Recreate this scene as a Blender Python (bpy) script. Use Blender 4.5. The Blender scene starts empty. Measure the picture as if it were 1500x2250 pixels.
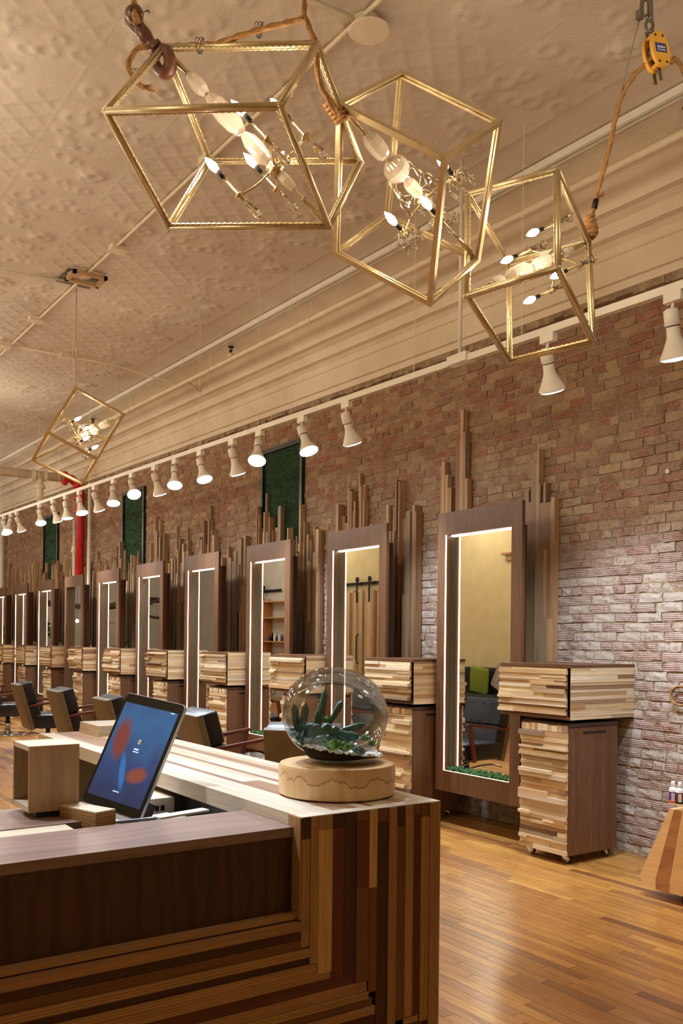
import bpy, math, random
from mathutils import Vector, Matrix
V = Vector
# ------------------------------------------------------------------ camera
F_PX, EYE = 1960.0, 1.45
TH = math.atan2(1350, F_PX); RO = math.radians(0.6)
FW = V((math.sin(TH), math.cos(TH), 0)); R0 = V((math.cos(TH), -math.sin(TH), 0)); ZZ = V((0, 0, 1))
RT = R0*math.cos(RO) + ZZ*math.sin(RO); UP = ZZ*math.cos(RO) - R0*math.sin(RO)
CAM = V((0, 0, EYE))
cd = bpy.data.cameras.new('camera'); cam = bpy.data.objects.new('camera', cd)
bpy.context.scene.collection.objects.link(cam); bpy.context.scene.camera = cam
cam.matrix_world = Matrix(((RT.x, UP.x, -FW.x, 0), (RT.y, UP.y, -FW.y, 0), (RT.z, UP.z, -FW.z, EYE), (0, 0, 0, 1)))
cd.sensor_fit = 'AUTO'; cd.sensor_width = 36.0; cd.lens = F_PX/2250*36; cd.shift_y = 283/2250
cd.clip_start = 0.05; cd.clip_end = 100
# ------------------------------------------------------------------ world, exposure
sc = bpy.context.scene
w = bpy.data.worlds.new('world'); sc.world = w; w.use_nodes = True
w.node_tree.nodes['Background'].inputs[0].default_value = (0.75, 0.82, 1.0, 1)
w.node_tree.nodes['Background'].inputs[1].default_value = 0.3
sc.view_settings.view_transform = 'Standard'; sc.view_settings.look = 'None'
sc.view_settings.exposure = 0.0; sc.view_settings.gamma = 1.0; sc.view_settings.use_curve_mapping = False
# light strengths (watts), tuned together
E_SPOT, E_BULB, E_FILL, E_DESK = 190.0, 10.5, 55.0, 230.0
E_LED, E_LENS, E_BULBMESH = 7.0, 28.0, 30.0
COL_WARM = (1.0, 0.83, 0.64); COL_COOL = (0.70, 0.83, 1.0); COL_FILL = (1.0, 0.88, 0.72)

def ray(x, y): return FW + RT*((x-750)/F_PX) + UP*((1408-y)/F_PX)
def at(ax, v, x, y):
    """real point where the sight line of a measured spot meets the plane axis=v"""
    d = ray(x, y); return CAM + d*((v-CAM[ax])/d[ax])
def ceil_z(y): return 4.48 + 0.022*y
def at_ceiling(x, y, dz=0.0):
    d = ray(x, y); t = (4.48+dz-EYE)/(d.z-0.022*d.y); return CAM + d*t
def lin(c): return tuple(((v/255)/12.92 if v/255 <= .04045 else ((v/255+.055)/1.055)**2.4) for v in c) + (1,)

# ------------------------------------------------------------------ materials
def newmat(name):
    m = bpy.data.materials.new(name); m.use_nodes = True
    nt = m.node_tree; b = nt.nodes['Principled BSDF']; return m, nt, b
def N(nt, t, **kw):
    n = nt.nodes.new(t)
    for k, v in kw.items():
        if k.startswith('i_'): n.inputs[int(k[2:])].default_value = v
        else: setattr(n, k, v)
    return n
def L(nt, a, b): nt.links.new(a, b)
def ramp(nt, fac, stops, interp='LINEAR'):
    r = nt.nodes.new('ShaderNodeValToRGB'); e = r.color_ramp.elements; r.color_ramp.interpolation = interp
    while len(e) < len(stops): e.new(0.5)
    for el, (p, c) in zip(e, stops): el.position = p; el.color = c if len(c) == 4 else lin(c)
    L(nt, fac, r.inputs[0]); return r.outputs[0]
def math_(nt, op, a, b=None, c=None):
    n = nt.nodes.new('ShaderNodeMath'); n.operation = op
    for i, v in enumerate((a, b, c)):
        if v is None: continue
        if isinstance(v, (int, float)): n.inputs[i].default_value = v
        else: L(nt, v, n.inputs[i])
    return n.outputs[0]
def vmath(nt, op, a, b):
    n = nt.nodes.new('ShaderNodeVectorMath'); n.operation = op
    for i, v in enumerate((a, b)):
        if isinstance(v, tuple): n.inputs[i].default_value = v
        else: L(nt, v, n.inputs[i])
    return n.outputs[0]
def mix(nt, fac, a, b, blend='MIX'):
    n = nt.nodes.new('ShaderNodeMix'); n.data_type = 'RGBA'; n.blend_type = blend
    for i, v in ((0, fac), (6, a), (7, b)):
        if isinstance(v, (int, float)): n.inputs[i].default_value = v
        elif isinstance(v, tuple): n.inputs[i].default_value = v if len(v) == 4 else lin(v)
        else: L(nt, v, n.inputs[i])
    return n.outputs[2]
def noise(nt, vec, scale, detail=3, rough=.55, dist=0.0):
    n = N(nt, 'ShaderNodeTexNoise'); n.inputs['Scale'].default_value = scale; n.inputs['Detail'].default_value = detail
    n.inputs['Roughness'].default_value = rough; n.inputs['Distortion'].default_value = dist
    if vec is not None: L(nt, vec, n.inputs['Vector'])
    return n.outputs['Fac']
def bump(nt, b, h, strength, dist=.01):
    n = N(nt, 'ShaderNodeBump'); n.inputs['Strength'].default_value = strength; n.inputs['Distance'].default_value = dist
    L(nt, h, n.inputs['Height']); L(nt, n.outputs[0], b.inputs['Normal'])
def rnd(nt):
    g = N(nt, 'ShaderNodeNewGeometry'); o = N(nt, 'ShaderNodeObjectInfo')
    return math_(nt, 'FRACT', math_(nt, 'ADD', g.outputs['Random Per Island'], o.outputs['Random']))
def plain(name, c, rough=.5, metal=0.0, vary=.06, nscale=12):
    m, nt, b = newmat(name)
    t = N(nt, 'ShaderNodeTexCoord'); f = noise(nt, t.outputs['Object'], nscale, 4)
    r, g, bl, _ = lin(c); k = 1-vary*2; k2 = 1+vary*2
    L(nt, ramp(nt, f, [(.25, (r*k, g*k, bl*k, 1)), (.75, (min(1, r*k2), min(1, g*k2), min(1, bl*k2), 1))]), b.inputs['Base Color'])
    b.inputs['Roughness'].default_value = rough; b.inputs['Metallic'].default_value = metal
    return m
def wood(name, tones, rough=.45, grain=.5, fine=.25, figure=0.0, coat=0.0, ply=False, su=1.0):
    m, nt, b = newmat(name)
    r = rnd(nt); uv = N(nt, 'ShaderNodeUVMap').outputs[0]
    off = vmath(nt, 'SCALE', (31.7, 17.3, 5.1), (0, 0, 0)); offn = off.node; L(nt, r, offn.inputs['Scale'])
    uv = vmath(nt, 'ADD', uv, off)
    n1 = noise(nt, vmath(nt, 'MULTIPLY', uv, (1.6*su, 24*su, 1)), 1.0, 4, .6, .8)
    n2 = noise(nt, vmath(nt, 'MULTIPLY', uv, (6*su, 190*su, 1)), 1.0, 2, .5, .2)
    n = len(tones)
    base = ramp(nt, r, [((i+.5)/n, c) for i, c in enumerate(tones)]) if n > 1 else None
    if base is None:
        rgb = N(nt, 'ShaderNodeRGB'); rgb.outputs[0].default_value = lin(tones[0]); base = rgb.outputs[0]
    s1 = ramp(nt, n1, [(.25, (1-grain, 1-grain*1.05, 1-grain*1.1, 1)), (.55, (1, 1, 1, 1)), (.8, (1-grain*.4,)*3+(1,))])
    col = mix(nt, 1.0, base, s1, 'MULTIPLY')
    s2 = ramp(nt, n2, [(.3, (1-fine,)*3+(1,)), (.6, (1, 1, 1, 1))])
    col = mix(nt, 1.0, col, s2, 'MULTIPLY')
    if figure:
        wv = N(nt, 'ShaderNodeTexWave'); wv.wave_type = 'BANDS'; wv.bands_direction = 'Y'
        wv.inputs['Scale'].default_value = 6; wv.inputs['Distortion'].default_value = 14; wv.inputs['Detail'].default_value = 3
        wv.inputs['Detail Scale'].default_value = .8
        L(nt, vmath(nt, 'MULTIPLY', uv, (.45, 1.3, 1)), wv.inputs['Vector'])
        s3 = ramp(nt, wv.outputs['Fac'], [(.0, (1-figure,)*3+(1,)), (.5, (1, 1, 1, 1))])
        col = mix(nt, 1.0, col, s3, 'MULTIPLY')
    if ply:
        wv = N(nt, 'ShaderNodeTexWave'); wv.wave_type = 'BANDS'; wv.bands_direction = 'Y'
        wv.inputs['Scale'].default_value = 55; wv.inputs['Distortion'].default_value = .6; wv.inputs['Detail'].default_value = 1
        L(nt, uv, wv.inputs['Vector'])
        s3 = ramp(nt, wv.outputs['Fac'], [(.15, (.42, .36, .3, 1)), (.45, (1, 1, 1, 1))])
        col = mix(nt, .75, col, mix(nt, 1.0, col, s3, 'MULTIPLY'))
    L(nt, col, b.inputs['Base Color']); b.inputs['Roughness'].default_value = rough
    if coat:
        b.inputs['Coat Weight'].default_value = coat; b.inputs['Coat Roughness'].default_value = .18
    bump(nt, b, n2, .12, .002)
    return m
def emis(name, c, s):
    m, nt, b = newmat(name)
    b.inputs['Base Color'].default_value = c+(1,); b.inputs['Emission Color'].default_value = c+(1,)
    b.inputs['Emission Strength'].default_value = s; return m
def glassy(name, tint=(1, 1, 1, 1), rough=.0, ior=1.45):
    m, nt, b = newmat(name); b.inputs['Base Color'].default_value = tint
    b.inputs['Transmission Weight'].default_value = 1; b.inputs['Roughness'].default_value = rough; b.inputs['IOR'].default_value = ior
    return m
def thin_glass(name):
    m, nt, b = newmat(name); nt.nodes.remove(b)
    out = nt.nodes['Material Output']
    tr = N(nt, 'ShaderNodeBsdfTransparent'); tr.inputs[0].default_value = (.985, .99, .99, 1)
    gl = N(nt, 'ShaderNodeBsdfGlossy'); gl.inputs['Roughness'].default_value = .02
    lw = N(nt, 'ShaderNodeLayerWeight'); lw.inputs[0].default_value = .32
    f = math_(nt, 'MULTIPLY_ADD', lw.outputs['Fresnel'], .85, .02)
    mx = N(nt, 'ShaderNodeMixShader'); L(nt, f, mx.inputs[0]); L(nt, tr.outputs[0], mx.inputs[1]); L(nt, gl.outputs[0], mx.inputs[2])
    L(nt, mx.outputs[0], out.inputs[0]); return m

M = {}
M['stave'] = wood('stave_wood', [(194, 154, 110), (150, 110, 76), (204, 170, 126), (176, 134, 92), (126, 88, 60), (200, 166, 126), (168, 124, 84), (154, 128, 100)], .5, .35)
M['strip'] = wood('strip_wood', [(224, 196, 152), (236, 212, 172), (206, 166, 118), (240, 222, 190), (150, 108, 72), (230, 204, 160), (216, 180, 130), (112, 78, 54), (238, 216, 178), (190, 146, 100)], .55, .22)
M['walnut'] = wood('walnut_veneer', [(116, 78, 50), (106, 70, 44)], .4, .34, .22, .16, su=.6)
M['walnut_dark'] = wood('walnut_dark', [(74, 44, 28)], .34, .4, .2, .3, su=.7)
M['walnut_top'] = wood('walnut_top', [(142, 116, 104)], .32, .22, .12, .14, su=.7)
M['desk_tan'] = wood('desk_tan', [(166, 122, 80), (176, 134, 90)], .4, .22)
M['desk_light'] = wood('desk_light', [(206, 164, 108)], .4, .2)
M['desk_red'] = wood('desk_red', [(112, 56, 34), (98, 50, 32)], .4, .25)
M['desk_dark'] = wood('desk_dark', [(74, 40, 28)], .4, .3)
M['desk_brown'] = wood('desk_brown', [(120, 78, 44)], .4, .25)
M['desk_ply'] = wood('desk_ply', [(190, 146, 92)], .5, .2, ply=True)
M['top_cream'] = wood('top_cream', [(214, 200, 178), (204, 184, 154), (220, 210, 192)], .34, .16, .12)
M['top_brown'] = wood('top_brown', [(158, 120, 100), (176, 140, 112)], .34, .25)
M['pale_box'] = wood('pale_box_wood', [(178, 144, 106)], .6, .22, .15, .1)
M['maple'] = wood('turned_maple', [(224, 190, 140)], .45, .12, .1)
M['stool'] = wood('stool_wood', [(238, 192, 130), (230, 180, 116)], .35, .15, .1)
M['stool_dark'] = wood('stool_heartwood', [(184, 124, 74)], .35, .25, .1, .2)
M['red_wood'] = wood('armrest_wood', [(104, 50, 36)], .3, .25)
M['knot_wood'] = wood('hook_wood', [(112, 66, 46)], .35, .35, .2, .3, su=3)
M['log'] = wood('dark_log', [(70, 48, 36)], .7, .4)
M['gold'] = plain('gold_paint', (204, 184, 142), .36, .72, .06, 30)
M['brass'] = plain('brass', (204, 184, 140), .25, .9, .05)
M['chrome'] = plain('chrome', (205, 205, 208), .12, 1.0, .02)
M['steel'] = plain('grey_steel', (128, 124, 112), .45, .8, .1)
M['iron'] = plain('dark_iron', (38, 34, 32), .5, .6, .1)
M['white_metal'] = plain('white_metal', (232, 226, 214), .4, 0, .02)
M['cream_paint'] = plain('cream_paint', (222, 208, 182), .5, 0, .05, 8)
M['leather'] = plain('black_leather', (30, 30, 33), .28, 0, .15, 40)
M['olive'] = plain('olive_vinyl', (104, 88, 58), .5, 0, .08, 10)
M['black'] = plain('black_laminate', (16, 16, 18), .4, 0, .05)
M['blackgloss'] = plain('black_glass', (8, 8, 12), .06, 0, 0)
M['blackgloss'].node_tree.nodes['Principled BSDF'].inputs['Specular IOR Level'].default_value = .25
M['silver'] = plain('silver_aluminium', (190, 194, 204), .35, .6, .02)
M['white'] = plain('white_plastic', (235, 235, 235), .4, 0, .02)
M['paper'] = plain('white_paper', (225, 225, 222), .7, 0, .03)
M['orange'] = plain('orange_label', (214, 92, 52), .6, 0, .03)
M['red_pipe'] = plain('red_enamel', (196, 34, 28), .35, 0, .06)
M['yellow'] = plain('yellow_paint', (226, 170, 60), .45, 0, .06)
M['blue'] = plain('blue_label', (52, 58, 130), .5, 0, .04)
M['purple'] = plain('purple_label', (88, 40, 120), .45, 0, .05)
M['maroon'] = plain('maroon_label', (92, 20, 40), .45, 0, .1)
M['rubber'] = plain('rubber', (24, 24, 26), .4, 0, .05)
M['cream_wall'] = plain('cream_plaster', (216, 200, 150), .85, 0, .04, 3)
M['white_wall'] = plain('white_plaster', (214, 210, 202), .85, 0, .04, 3)
M['green_cloth'] = plain('green_cloth', (122, 140, 34), .8, 0, .08, 30)
M['pattern_cloth'] = plain('patterned_cloth', (150, 140, 130), .8, 0, .9, 40)
M['black_cloth'] = plain('black_cloth', (14, 16, 22), .75, 0, .1)
M['leaf_dark'] = plain('succulent_dark', (44, 88, 72), .4, 0, .3, 60)
M['leaf_light'] = plain('succulent_light', (104, 156, 88), .45, 0, .25, 60)
M['leaf_blue'] = plain('succulent_blue', (104, 140, 150), .5, 0, .2, 60)
M['leaf_mid'] = plain('succulent_mid', (62, 118, 60), .45, 0, .25, 60)
M['plant'] = plain('plant_green', (40, 104, 44), .5, 0, .3, 20)
M['moss'] = plain('moss_green', (62, 104, 54), .9, 0, .4, 90)
M['hedge'] = plain('hedge_green', (26, 60, 30), .85, 0, .6, 60)
M['soil'] = plain('dark_soil', (44, 32, 26), .9, 0, .4, 80)
M['pebble'] = plain('white_pebble', (246, 246, 248), .5, 0, .05)
M['mirror'] = None
m, nt, b = newmat('mirror_silver'); b.inputs['Metallic'].default_value = 1; b.inputs['Roughness'].default_value = .0
b.inputs['Base Color'].default_value = (.88, .9, .88, 1); M['mirror'] = m
M['led'] = emis('led_warm_white', (1.0, .84, .62), E_LED)
M['lens'] = emis('cool_lens', (.88, .95, 1.0), E_LENS)
M['bulb'] = emis('warm_bulb', (1.0, .82, .56), E_BULBMESH)
M['crystal'] = glassy('crystal', (1, .98, .94, 1), 0, 1.5)
M['glass_thin'] = thin_glass('blown_glass')
M['edge_glass'] = plain('green_glass_edge', (60, 104, 88), .15, 0, .05)

def rope_mat(name, c1, c2):
    m, nt, b = newmat(name); t = N(nt, 'ShaderNodeTexCoord'); f = noise(nt, t.outputs['Object'], 220, 3, .7)
    L(nt, ramp(nt, f, [(.3, c1), (.7, c2)]), b.inputs['Base Color']); b.inputs['Roughness'].default_value = .85; bump(nt, b, f, .5, .003); return m
M['rope'] = rope_mat('manila_rope', (116, 74, 36), (196, 148, 88))

def brick_mat():
    m, nt, b = newmat('old_brick')
    g = N(nt, 'ShaderNodeNewGeometry'); pos = g.outputs['Position']; r = rnd(nt)
    sx = N(nt, 'ShaderNodeSeparateXYZ'); L(nt, pos, sx.inputs[0]); z = sx.outputs[2]
    base = ramp(nt, r, [(0, (164, 134, 98)), (.2, (142, 110, 82)), (.36, (170, 142, 108)), (.5, (148, 98, 74)), (.58, (148, 122, 94)), (.72, (144, 114, 88)), (.84, (166, 98, 70)), (.92, (140, 114, 88)), (1, (158, 134, 102))])
    n0 = noise(nt, pos, 9, 5, .65); n1 = noise(nt, pos, 45, 4, .7)
    blot = ramp(nt, n0, [(.42, (0, 0, 0, 1)), (.62, (1, 1, 1, 1))])
    col = mix(nt, math_(nt, 'MULTIPLY', blot, .55), base, (172, 146, 112))
    col = mix(nt, ramp(nt, n1, [(.3, (.7, .7, .7, 1)), (.48, (0, 0, 0, 1))]), col, (96, 66, 48))
    # comb grooves of the scored bricks
    gz = math_(nt, 'ADD', z, math_(nt, 'MULTIPLY', n0, .006))
    saw = math_(nt, 'SINE', math_(nt, 'MULTIPLY', gz, 2*math.pi/.0125))
    ridged = ramp(nt, r, [(.0, (0, 0, 0, 1)), (.30, (0, 0, 0, 1)), (.34, (1, 1, 1, 1)), (1, (1, 1, 1, 1))])
    hgt = math_(nt, 'MULTIPLY', saw, ridged)
    # old whitewash and painted-in lamp light, both strongest on the lower wall
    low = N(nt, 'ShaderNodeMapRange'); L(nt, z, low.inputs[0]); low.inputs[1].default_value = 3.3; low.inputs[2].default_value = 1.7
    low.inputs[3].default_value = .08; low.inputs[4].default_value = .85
    wash_light = math_(nt, 'MULTIPLY', low.outputs[0], math_(nt, 'SMOOTH_MIN', math_(nt, 'MULTIPLY_ADD', math_(nt, 'ADD', n1, n0), 2.6, -1.75), 1.0, .2))
    wash_light = math_(nt, 'MULTIPLY', wash_light, math_(nt, 'MULTIPLY_ADD', hgt, .5, .8)); wn = wash_light.node; wn.use_clamp = True
    col = mix(nt, wash_light, col, (204, 194, 184))
    groove = math_(nt, 'MULTIPLY', math_(nt, 'GREATER_THAN', math_(nt, 'MULTIPLY', hgt, -1), .25), .62)
    col = mix(nt, groove, col, (122, 54, 40))
    L(nt, col, b.inputs['Base Color']); b.inputs['Roughness'].default_value = .92
    hh = math_(nt, 'ADD', math_(nt, 'MULTIPLY', hgt, .35), math_(nt, 'MULTIPLY', n1, 1.3))
    bump(nt, b, hh, .6, .006); return m
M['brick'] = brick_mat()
def mortar_mat():
    m, nt, b = newmat('old_mortar'); g = N(nt, 'ShaderNodeNewGeometry'); pos = g.outputs['Position']
    n0 = noise(nt, pos, 14, 5, .7); n1 = noise(nt, pos, 70, 4, .7)
    col = ramp(nt, n0, [(.3, (128, 104, 80)), (.5, (160, 138, 112)), (.72, (188, 170, 148))])
    L(nt, col, b.inputs['Base Color']); b.inputs['Roughness'].default_value = .95
    bump(nt, b, math_(nt, 'ADD', n0, n1), .8, .012); return m
M['mortar'] = mortar_mat()
def floor_mat():
    m, nt, b = newmat('oak_floor'); r = rnd(nt); uv = N(nt, 'ShaderNodeUVMap').outputs[0]
    g = N(nt, 'ShaderNodeNewGeometry')
    off = vmath(nt, 'SCALE', (31.7, 17.3, 5.1), (0, 0, 0)); L(nt, r, off.node.inputs['Scale']); uv = vmath(nt, 'ADD', uv, off)
    n1 = noise(nt, vmath(nt, 'MULTIPLY', uv, (2.2, 30, 1)), 1, 5, .65, 1.6)
    n2 = noise(nt, vmath(nt, 'MULTIPLY', uv, (9, 210, 1)), 1, 3, .6, .4)
    n3 = noise(nt, g.outputs['Position'], 2.1, 5, .6)
    base = ramp(nt, r, [(0, (202, 146, 74)), (.15, (172, 114, 56)), (.3, (214, 160, 84)), (.5, (190, 132, 66)), (.65, (164, 106, 54)), (.8, (208, 150, 76)), (.93, (128, 82, 48)), (1, (198, 140, 74))])
    col = mix(nt, 1, base, ramp(nt, n1, [(.26, (.38, .3, .24, 1)), (.42, (.9, .87, .82, 1)), (.7, (1.12, 1.12, 1.08, 1))]), 'MULTIPLY')
    col = mix(nt, 1, col, ramp(nt, n2, [(.3, (.66, .6, .54, 1)), (.55, (1, 1, 1, 1))]), 'MULTIPLY')
    col = mix(nt, 1, col, ramp(nt, n3, [(.3, (.8, .76, .72, 1)), (.6, (1.05, 1.05, 1.05, 1))]), 'MULTIPLY')
    L(nt, col, b.inputs['Base Color'])
    L(nt, ramp(nt, n1, [(.3, (.42,)*3+(1,)), (.7, (.26,)*3+(1,))]), b.inputs['Roughness'])
    b.inputs['Coat Weight'].default_value = .35; b.inputs['Coat Roughness'].default_value = .2
    bump(nt, b, math_(nt, 'ADD', n1, math_(nt, 'MULTIPLY', n2, .5)), .12, .003); return m
M['floor'] = floor_mat()
def tin_mat(name, c, bs):
    m, nt, b = newmat(name); g = N(nt, 'ShaderNodeNewGeometry'); pos = g.outputs['Position']
    n0 = noise(nt, pos, 1.6, 5, .6); n1 = noise(nt, pos, 28, 4, .65, .6)
    r_, g_, b_, _ = lin(c)
    L(nt, ramp(nt, n0, [(.3, (r_*.86, g_*.83, b_*.78, 1)), (.6, (r_, g_, b_, 1))]), b.inputs['Base Color'])
    b.inputs['Roughness'].default_value = .55; bump(nt, b, n1, bs, .012); return m
M['tin'] = tin_mat('painted_tin', (214, 203, 186), .35)
M['cornice'] = tin_mat('painted_cornice', (224, 210, 188), .3)
def disc_mat():
    m, nt, b = newmat('maple_block_burl'); t = N(nt, 'ShaderNodeTexCoord'); o = t.outputs['Object']
    s = N(nt, 'ShaderNodeSeparateXYZ'); L(nt, o, s.inputs[0])
    n0 = noise(nt, vmath(nt, 'MULTIPLY', o, (16, 16, 0)), 1, 3, .6, .5)
    n1 = noise(nt, vmath(nt, 'MULTIPLY', o, (60, 60, 8)), 1, 3)
    edge = math_(nt, 'ABSOLUTE', math_(nt, 'SUBTRACT', s.outputs[2], math_(nt, 'MULTIPLY_ADD', n0, .09, .0)))
    col = mix(nt, math_(nt, 'MULTIPLY', math_(nt, 'LESS_THAN', edge, .0022), .75), ramp(nt, n1, [(.3, (212, 174, 124)), (.7, (226, 194, 146))]), (158, 98, 54))
    up = math_(nt, 'GREATER_THAN', s.outputs[2], math_(nt, 'MULTIPLY_ADD', n0, .09, .0))
    col = mix(nt, math_(nt, 'MULTIPLY', up, .35), col, (186, 142, 96))
    L(nt, col, b.inputs['Base Color']); b.inputs['Roughness'].default_value = .4; return m
M['disc'] = disc_mat()
def screen_mat():
    m, nt, b = newmat('lit_screen'); uv = N(nt, 'ShaderNodeUVMap').outputs[0]
    s = N(nt, 'ShaderNodeSeparateXYZ'); L(nt, uv, s.inputs[0]); u, v = s.outputs[0], s.outputs[1]
    def blob(cu, cv, ru, rv, tilt):
        du = math_(nt, 'SUBTRACT', u, cu); dv = math_(nt, 'SUBTRACT', v, cv)
        du = math_(nt, 'MULTIPLY_ADD', dv, tilt, du)
        d = math_(nt, 'ADD', math_(nt, 'POWER', math_(nt, 'ABSOLUTE', math_(nt, 'DIVIDE', du, ru)), 2), math_(nt, 'POWER', math_(nt, 'ABSOLUTE', math_(nt, 'DIVIDE', dv, rv)), 2))
        return ramp(nt, d, [(.25, (1, 1, 1, 1)), (1.0, (0, 0, 0, 1))])
    n = noise(nt, uv, 3, 3)
    base = ramp(nt, math_(nt, 'MULTIPLY_ADD', n, .5, math_(nt, 'MULTIPLY', v, .6)), [(.1, (10, 20, 56)), (.45, (16, 62, 118)), (.75, (30, 104, 160)), (1, (20, 70, 120))])
    col = mix(nt, blob(.2, .62, .17, .26, .12), base, (132, 52, 40))
    col = mix(nt, blob(.72, .3, .2, .1, -.5), col, (150, 70, 44))
    col = mix(nt, blob(.45, .3, .07, .22, .5), col, (34, 120, 190))
    L(nt, col, b.inputs['Emission Color']); b.inputs['Emission Strength'].default_value = .75
    b.inputs['Base Color'].default_value = (.01, .01, .02, 1); b.inputs['Roughness'].default_value = .05; return m
M['screen'] = screen_mat()

# ------------------------------------------------------------------ mesh building
class MB:
    def __init__(s): s.v = []; s.f = []; s.u = []
    def add(s, vs, fs, us):
        o = len(s.v); s.v += vs; s.f += [tuple(i+o for i in f) for f in fs]; s.u += us; return s
    def hexa(s, c, long=None):
        """c: 8 corners ordered x-fastest, then y, then z"""
        c = [V(p) for p in c]
        ln = [(c[1]-c[0]).length, (c[2]-c[0]).length, (c[4]-c[0]).length]
        la = long if long is not None else ln.index(max(ln))
        fs = [(0, 2, 3, 1), (4, 5, 7, 6), (0, 1, 5, 4), (2, 6, 7, 3), (0, 4, 6, 2), (1, 3, 7, 5)]
        bit = [1, 2, 4]; us = []
        for f in fs:
            axs = [a for a in range(3) if len({(i & bit[a]) for i in f}) == 2]
            ua = la if la in axs else max(axs, key=lambda a: ln[a]); va = [a for a in axs if a != ua][0]
            off = 0.37*fs.index(f)
            us.append([(ln[ua]*(1 if i & bit[ua] else 0), ln[va]*(1 if i & bit[va] else 0)+off) for i in f])
        return s.add([tuple(p) for p in c], fs, us)
    def box(s, a, b, rot=None, piv=None, long=None):
        x0, y0, z0 = a; x1, y1, z1 = b
        c = [V((x1 if i & 1 else x0, y1 if i & 2 else y0, z1 if i & 4 else z0)) for i in range(8)]
        if rot is not None:
            p = V(piv) if piv is not None else sum(c, V())/8
            c = [rot@(q-p)+p for q in c]
        return s.hexa(c, long)
    def beam(s, p, q, w, h, up=(0, 0, 1)):
        p, q = V(p), V(q); d = (q-p).normalized(); u = V(up)
        if abs(d.dot(u)) > .97: u = V((1, 0, 0))
        sd = d.cross(u).normalized(); u = sd.cross(d).normalized()
        c = []
        for i in range(8):
            c.append((q if i & 1 else p) + sd*(w/2 if i & 2 else -w/2) + u*(h/2 if i & 4 else -h/2))
        return s.hexa(c, 0)
    def prism(s, poly, ext, loc=(0, 0, 0)):
        """poly: list of 3D points (planar); ext: extrusion vector"""
        n = len(poly); e = V(ext); o = V(loc); A = [V(p)+o for p in poly]; B = [p+e for p in A]
        us = [[(p.y+p.z, p.x+p.z*.3) for p in A][::-1], [(p.y+p.z, p.x+p.z*.3) for p in B]]
        fs = [tuple(range(n))[::-1], tuple(range(n, 2*n))]
        for i in range(n):
            j = (i+1) % n; fs.append((i, j, n+j, n+i)); l = (A[j]-A[i]).length
            us.append([(0, 0), (0, l), (e.length, l), (e.length, 0)])
        return s.add([tuple(p) for p in A+B], fs, us)
    def tube(s, pts, r, n=8, cap=True, lobes=0, pitch=.02, amp=.2, closed=False):
        pts = [V(p) for p in pts]; m = len(pts); rs = r if isinstance(r, (list, tuple)) else [r]*m
        vs = []; fs = []; us = []; t0 = (pts[1]-pts[0]).normalized()
        u = V((0, 0, 1)) if abs(t0.z) < .9 else V((1, 0, 0)); sd = t0.cross(u).normalized(); acc = 0; ls = []
        for i, p in enumerate(pts):
            if closed: t = (pts[(i+1) % m]-pts[i-1]).normalized()
            else: t = (pts[min(i+1, m-1)]-pts[max(i-1, 0)]).normalized()
            sd = (sd - t*sd.dot(t)).normalized(); up = t.cross(sd)
            if i: acc += (p-pts[i-1]).length
            ls.append(acc)
            for k in range(n):
                a = 2*math.pi*k/n; rr = rs[i]
                if lobes: rr *= 1+amp*math.cos(lobes*(a-2*math.pi*acc/pitch/ lobes*1.0))
                vs.append(tuple(p+sd*(math.cos(a)*rr)+up*(math.sin(a)*rr)))
        for i in range(m if closed else m-1):
            j = (i+1) % m
            for k in range(n):
                l = (k+1) % n; fs.append((i*n+k, i*n+l, j*n+l, j*n+k))
                us.append([(ls[i], k/n*.1), (ls[i], (k+1)/n*.1), (ls[i]+.02, (k+1)/n*.1), (ls[i]+.02, k/n*.1)])
        if cap and not closed:
            fs.append(tuple(range(n))[::-1]); us.append([(0, 0)]*n)
            fs.append(tuple(range((m-1)*n, m*n))); us.append([(0, 0)]*n)
        return s.add(vs, fs, us)
    def lathe(s, prof, base, axis=(0, 0, 1), n=16, facet=False):
        """prof: (r, h) list along axis from base"""
        a = V(axis).normalized(); u = V((0, 0, 1)) if abs(a.z) < .9 else V((1, 0, 0))
        e1 = a.cross(u).normalized(); e2 = a.cross(e1); b = V(base); vs = []; fs = []; us = []
        for r, h in prof:
            for k in range(n):
                t = 2*math.pi*k/n; vs.append(tuple(b+a*h+e1*(math.cos(t)*max(r, 1e-5))+e2*(math.sin(t)*max(r, 1e-5))))
        m = len(prof)
        for i in range(m-1):
            for k in range(n):
                l = (k+1) % n; fs.append((i*n+k, i*n+l, (i+1)*n+l, (i+1)*n+k))
                us.append([(prof[i][1], k/n), (prof[i][1], (k+1)/n), (prof[i+1][1], (k+1)/n), (prof[i+1][1], k/n)])
        fs.append(tuple(range(n))[::-1]); us.append([(0, 0)]*n); fs.append(tuple(range((m-1)*n, m*n))); us.append([(0, 0)]*n)
        return s.add(vs, fs, us)
    def ball(s, c, r, n=8, m=5, sq=(1, 1, 1), jit=0):
        c = V(c); vs = []; fs = []; us = []
        for i in range(m+1):
            ph = math.pi*i/m
            for k in range(n):
                t = 2*math.pi*k/n; q = 1+(random.uniform(-jit, jit) if jit else 0)
                vs.append((c.x+sq[0]*r*q*max(math.sin(ph), .02)*math.cos(t), c.y+sq[1]*r*q*max(math.sin(ph), .02)*math.sin(t), c.z-sq[2]*r*q*math.cos(ph)))
        for i in range(m):
            for k in range(n):
                l = (k+1) % n; fs.append((i*n+k, i*n+l, (i+1)*n+l, (i+1)*n+k)); us.append([(0, 0), (.1, 0), (.1, .1), (0, .1)])
        return s.add(vs, fs, us)
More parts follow.
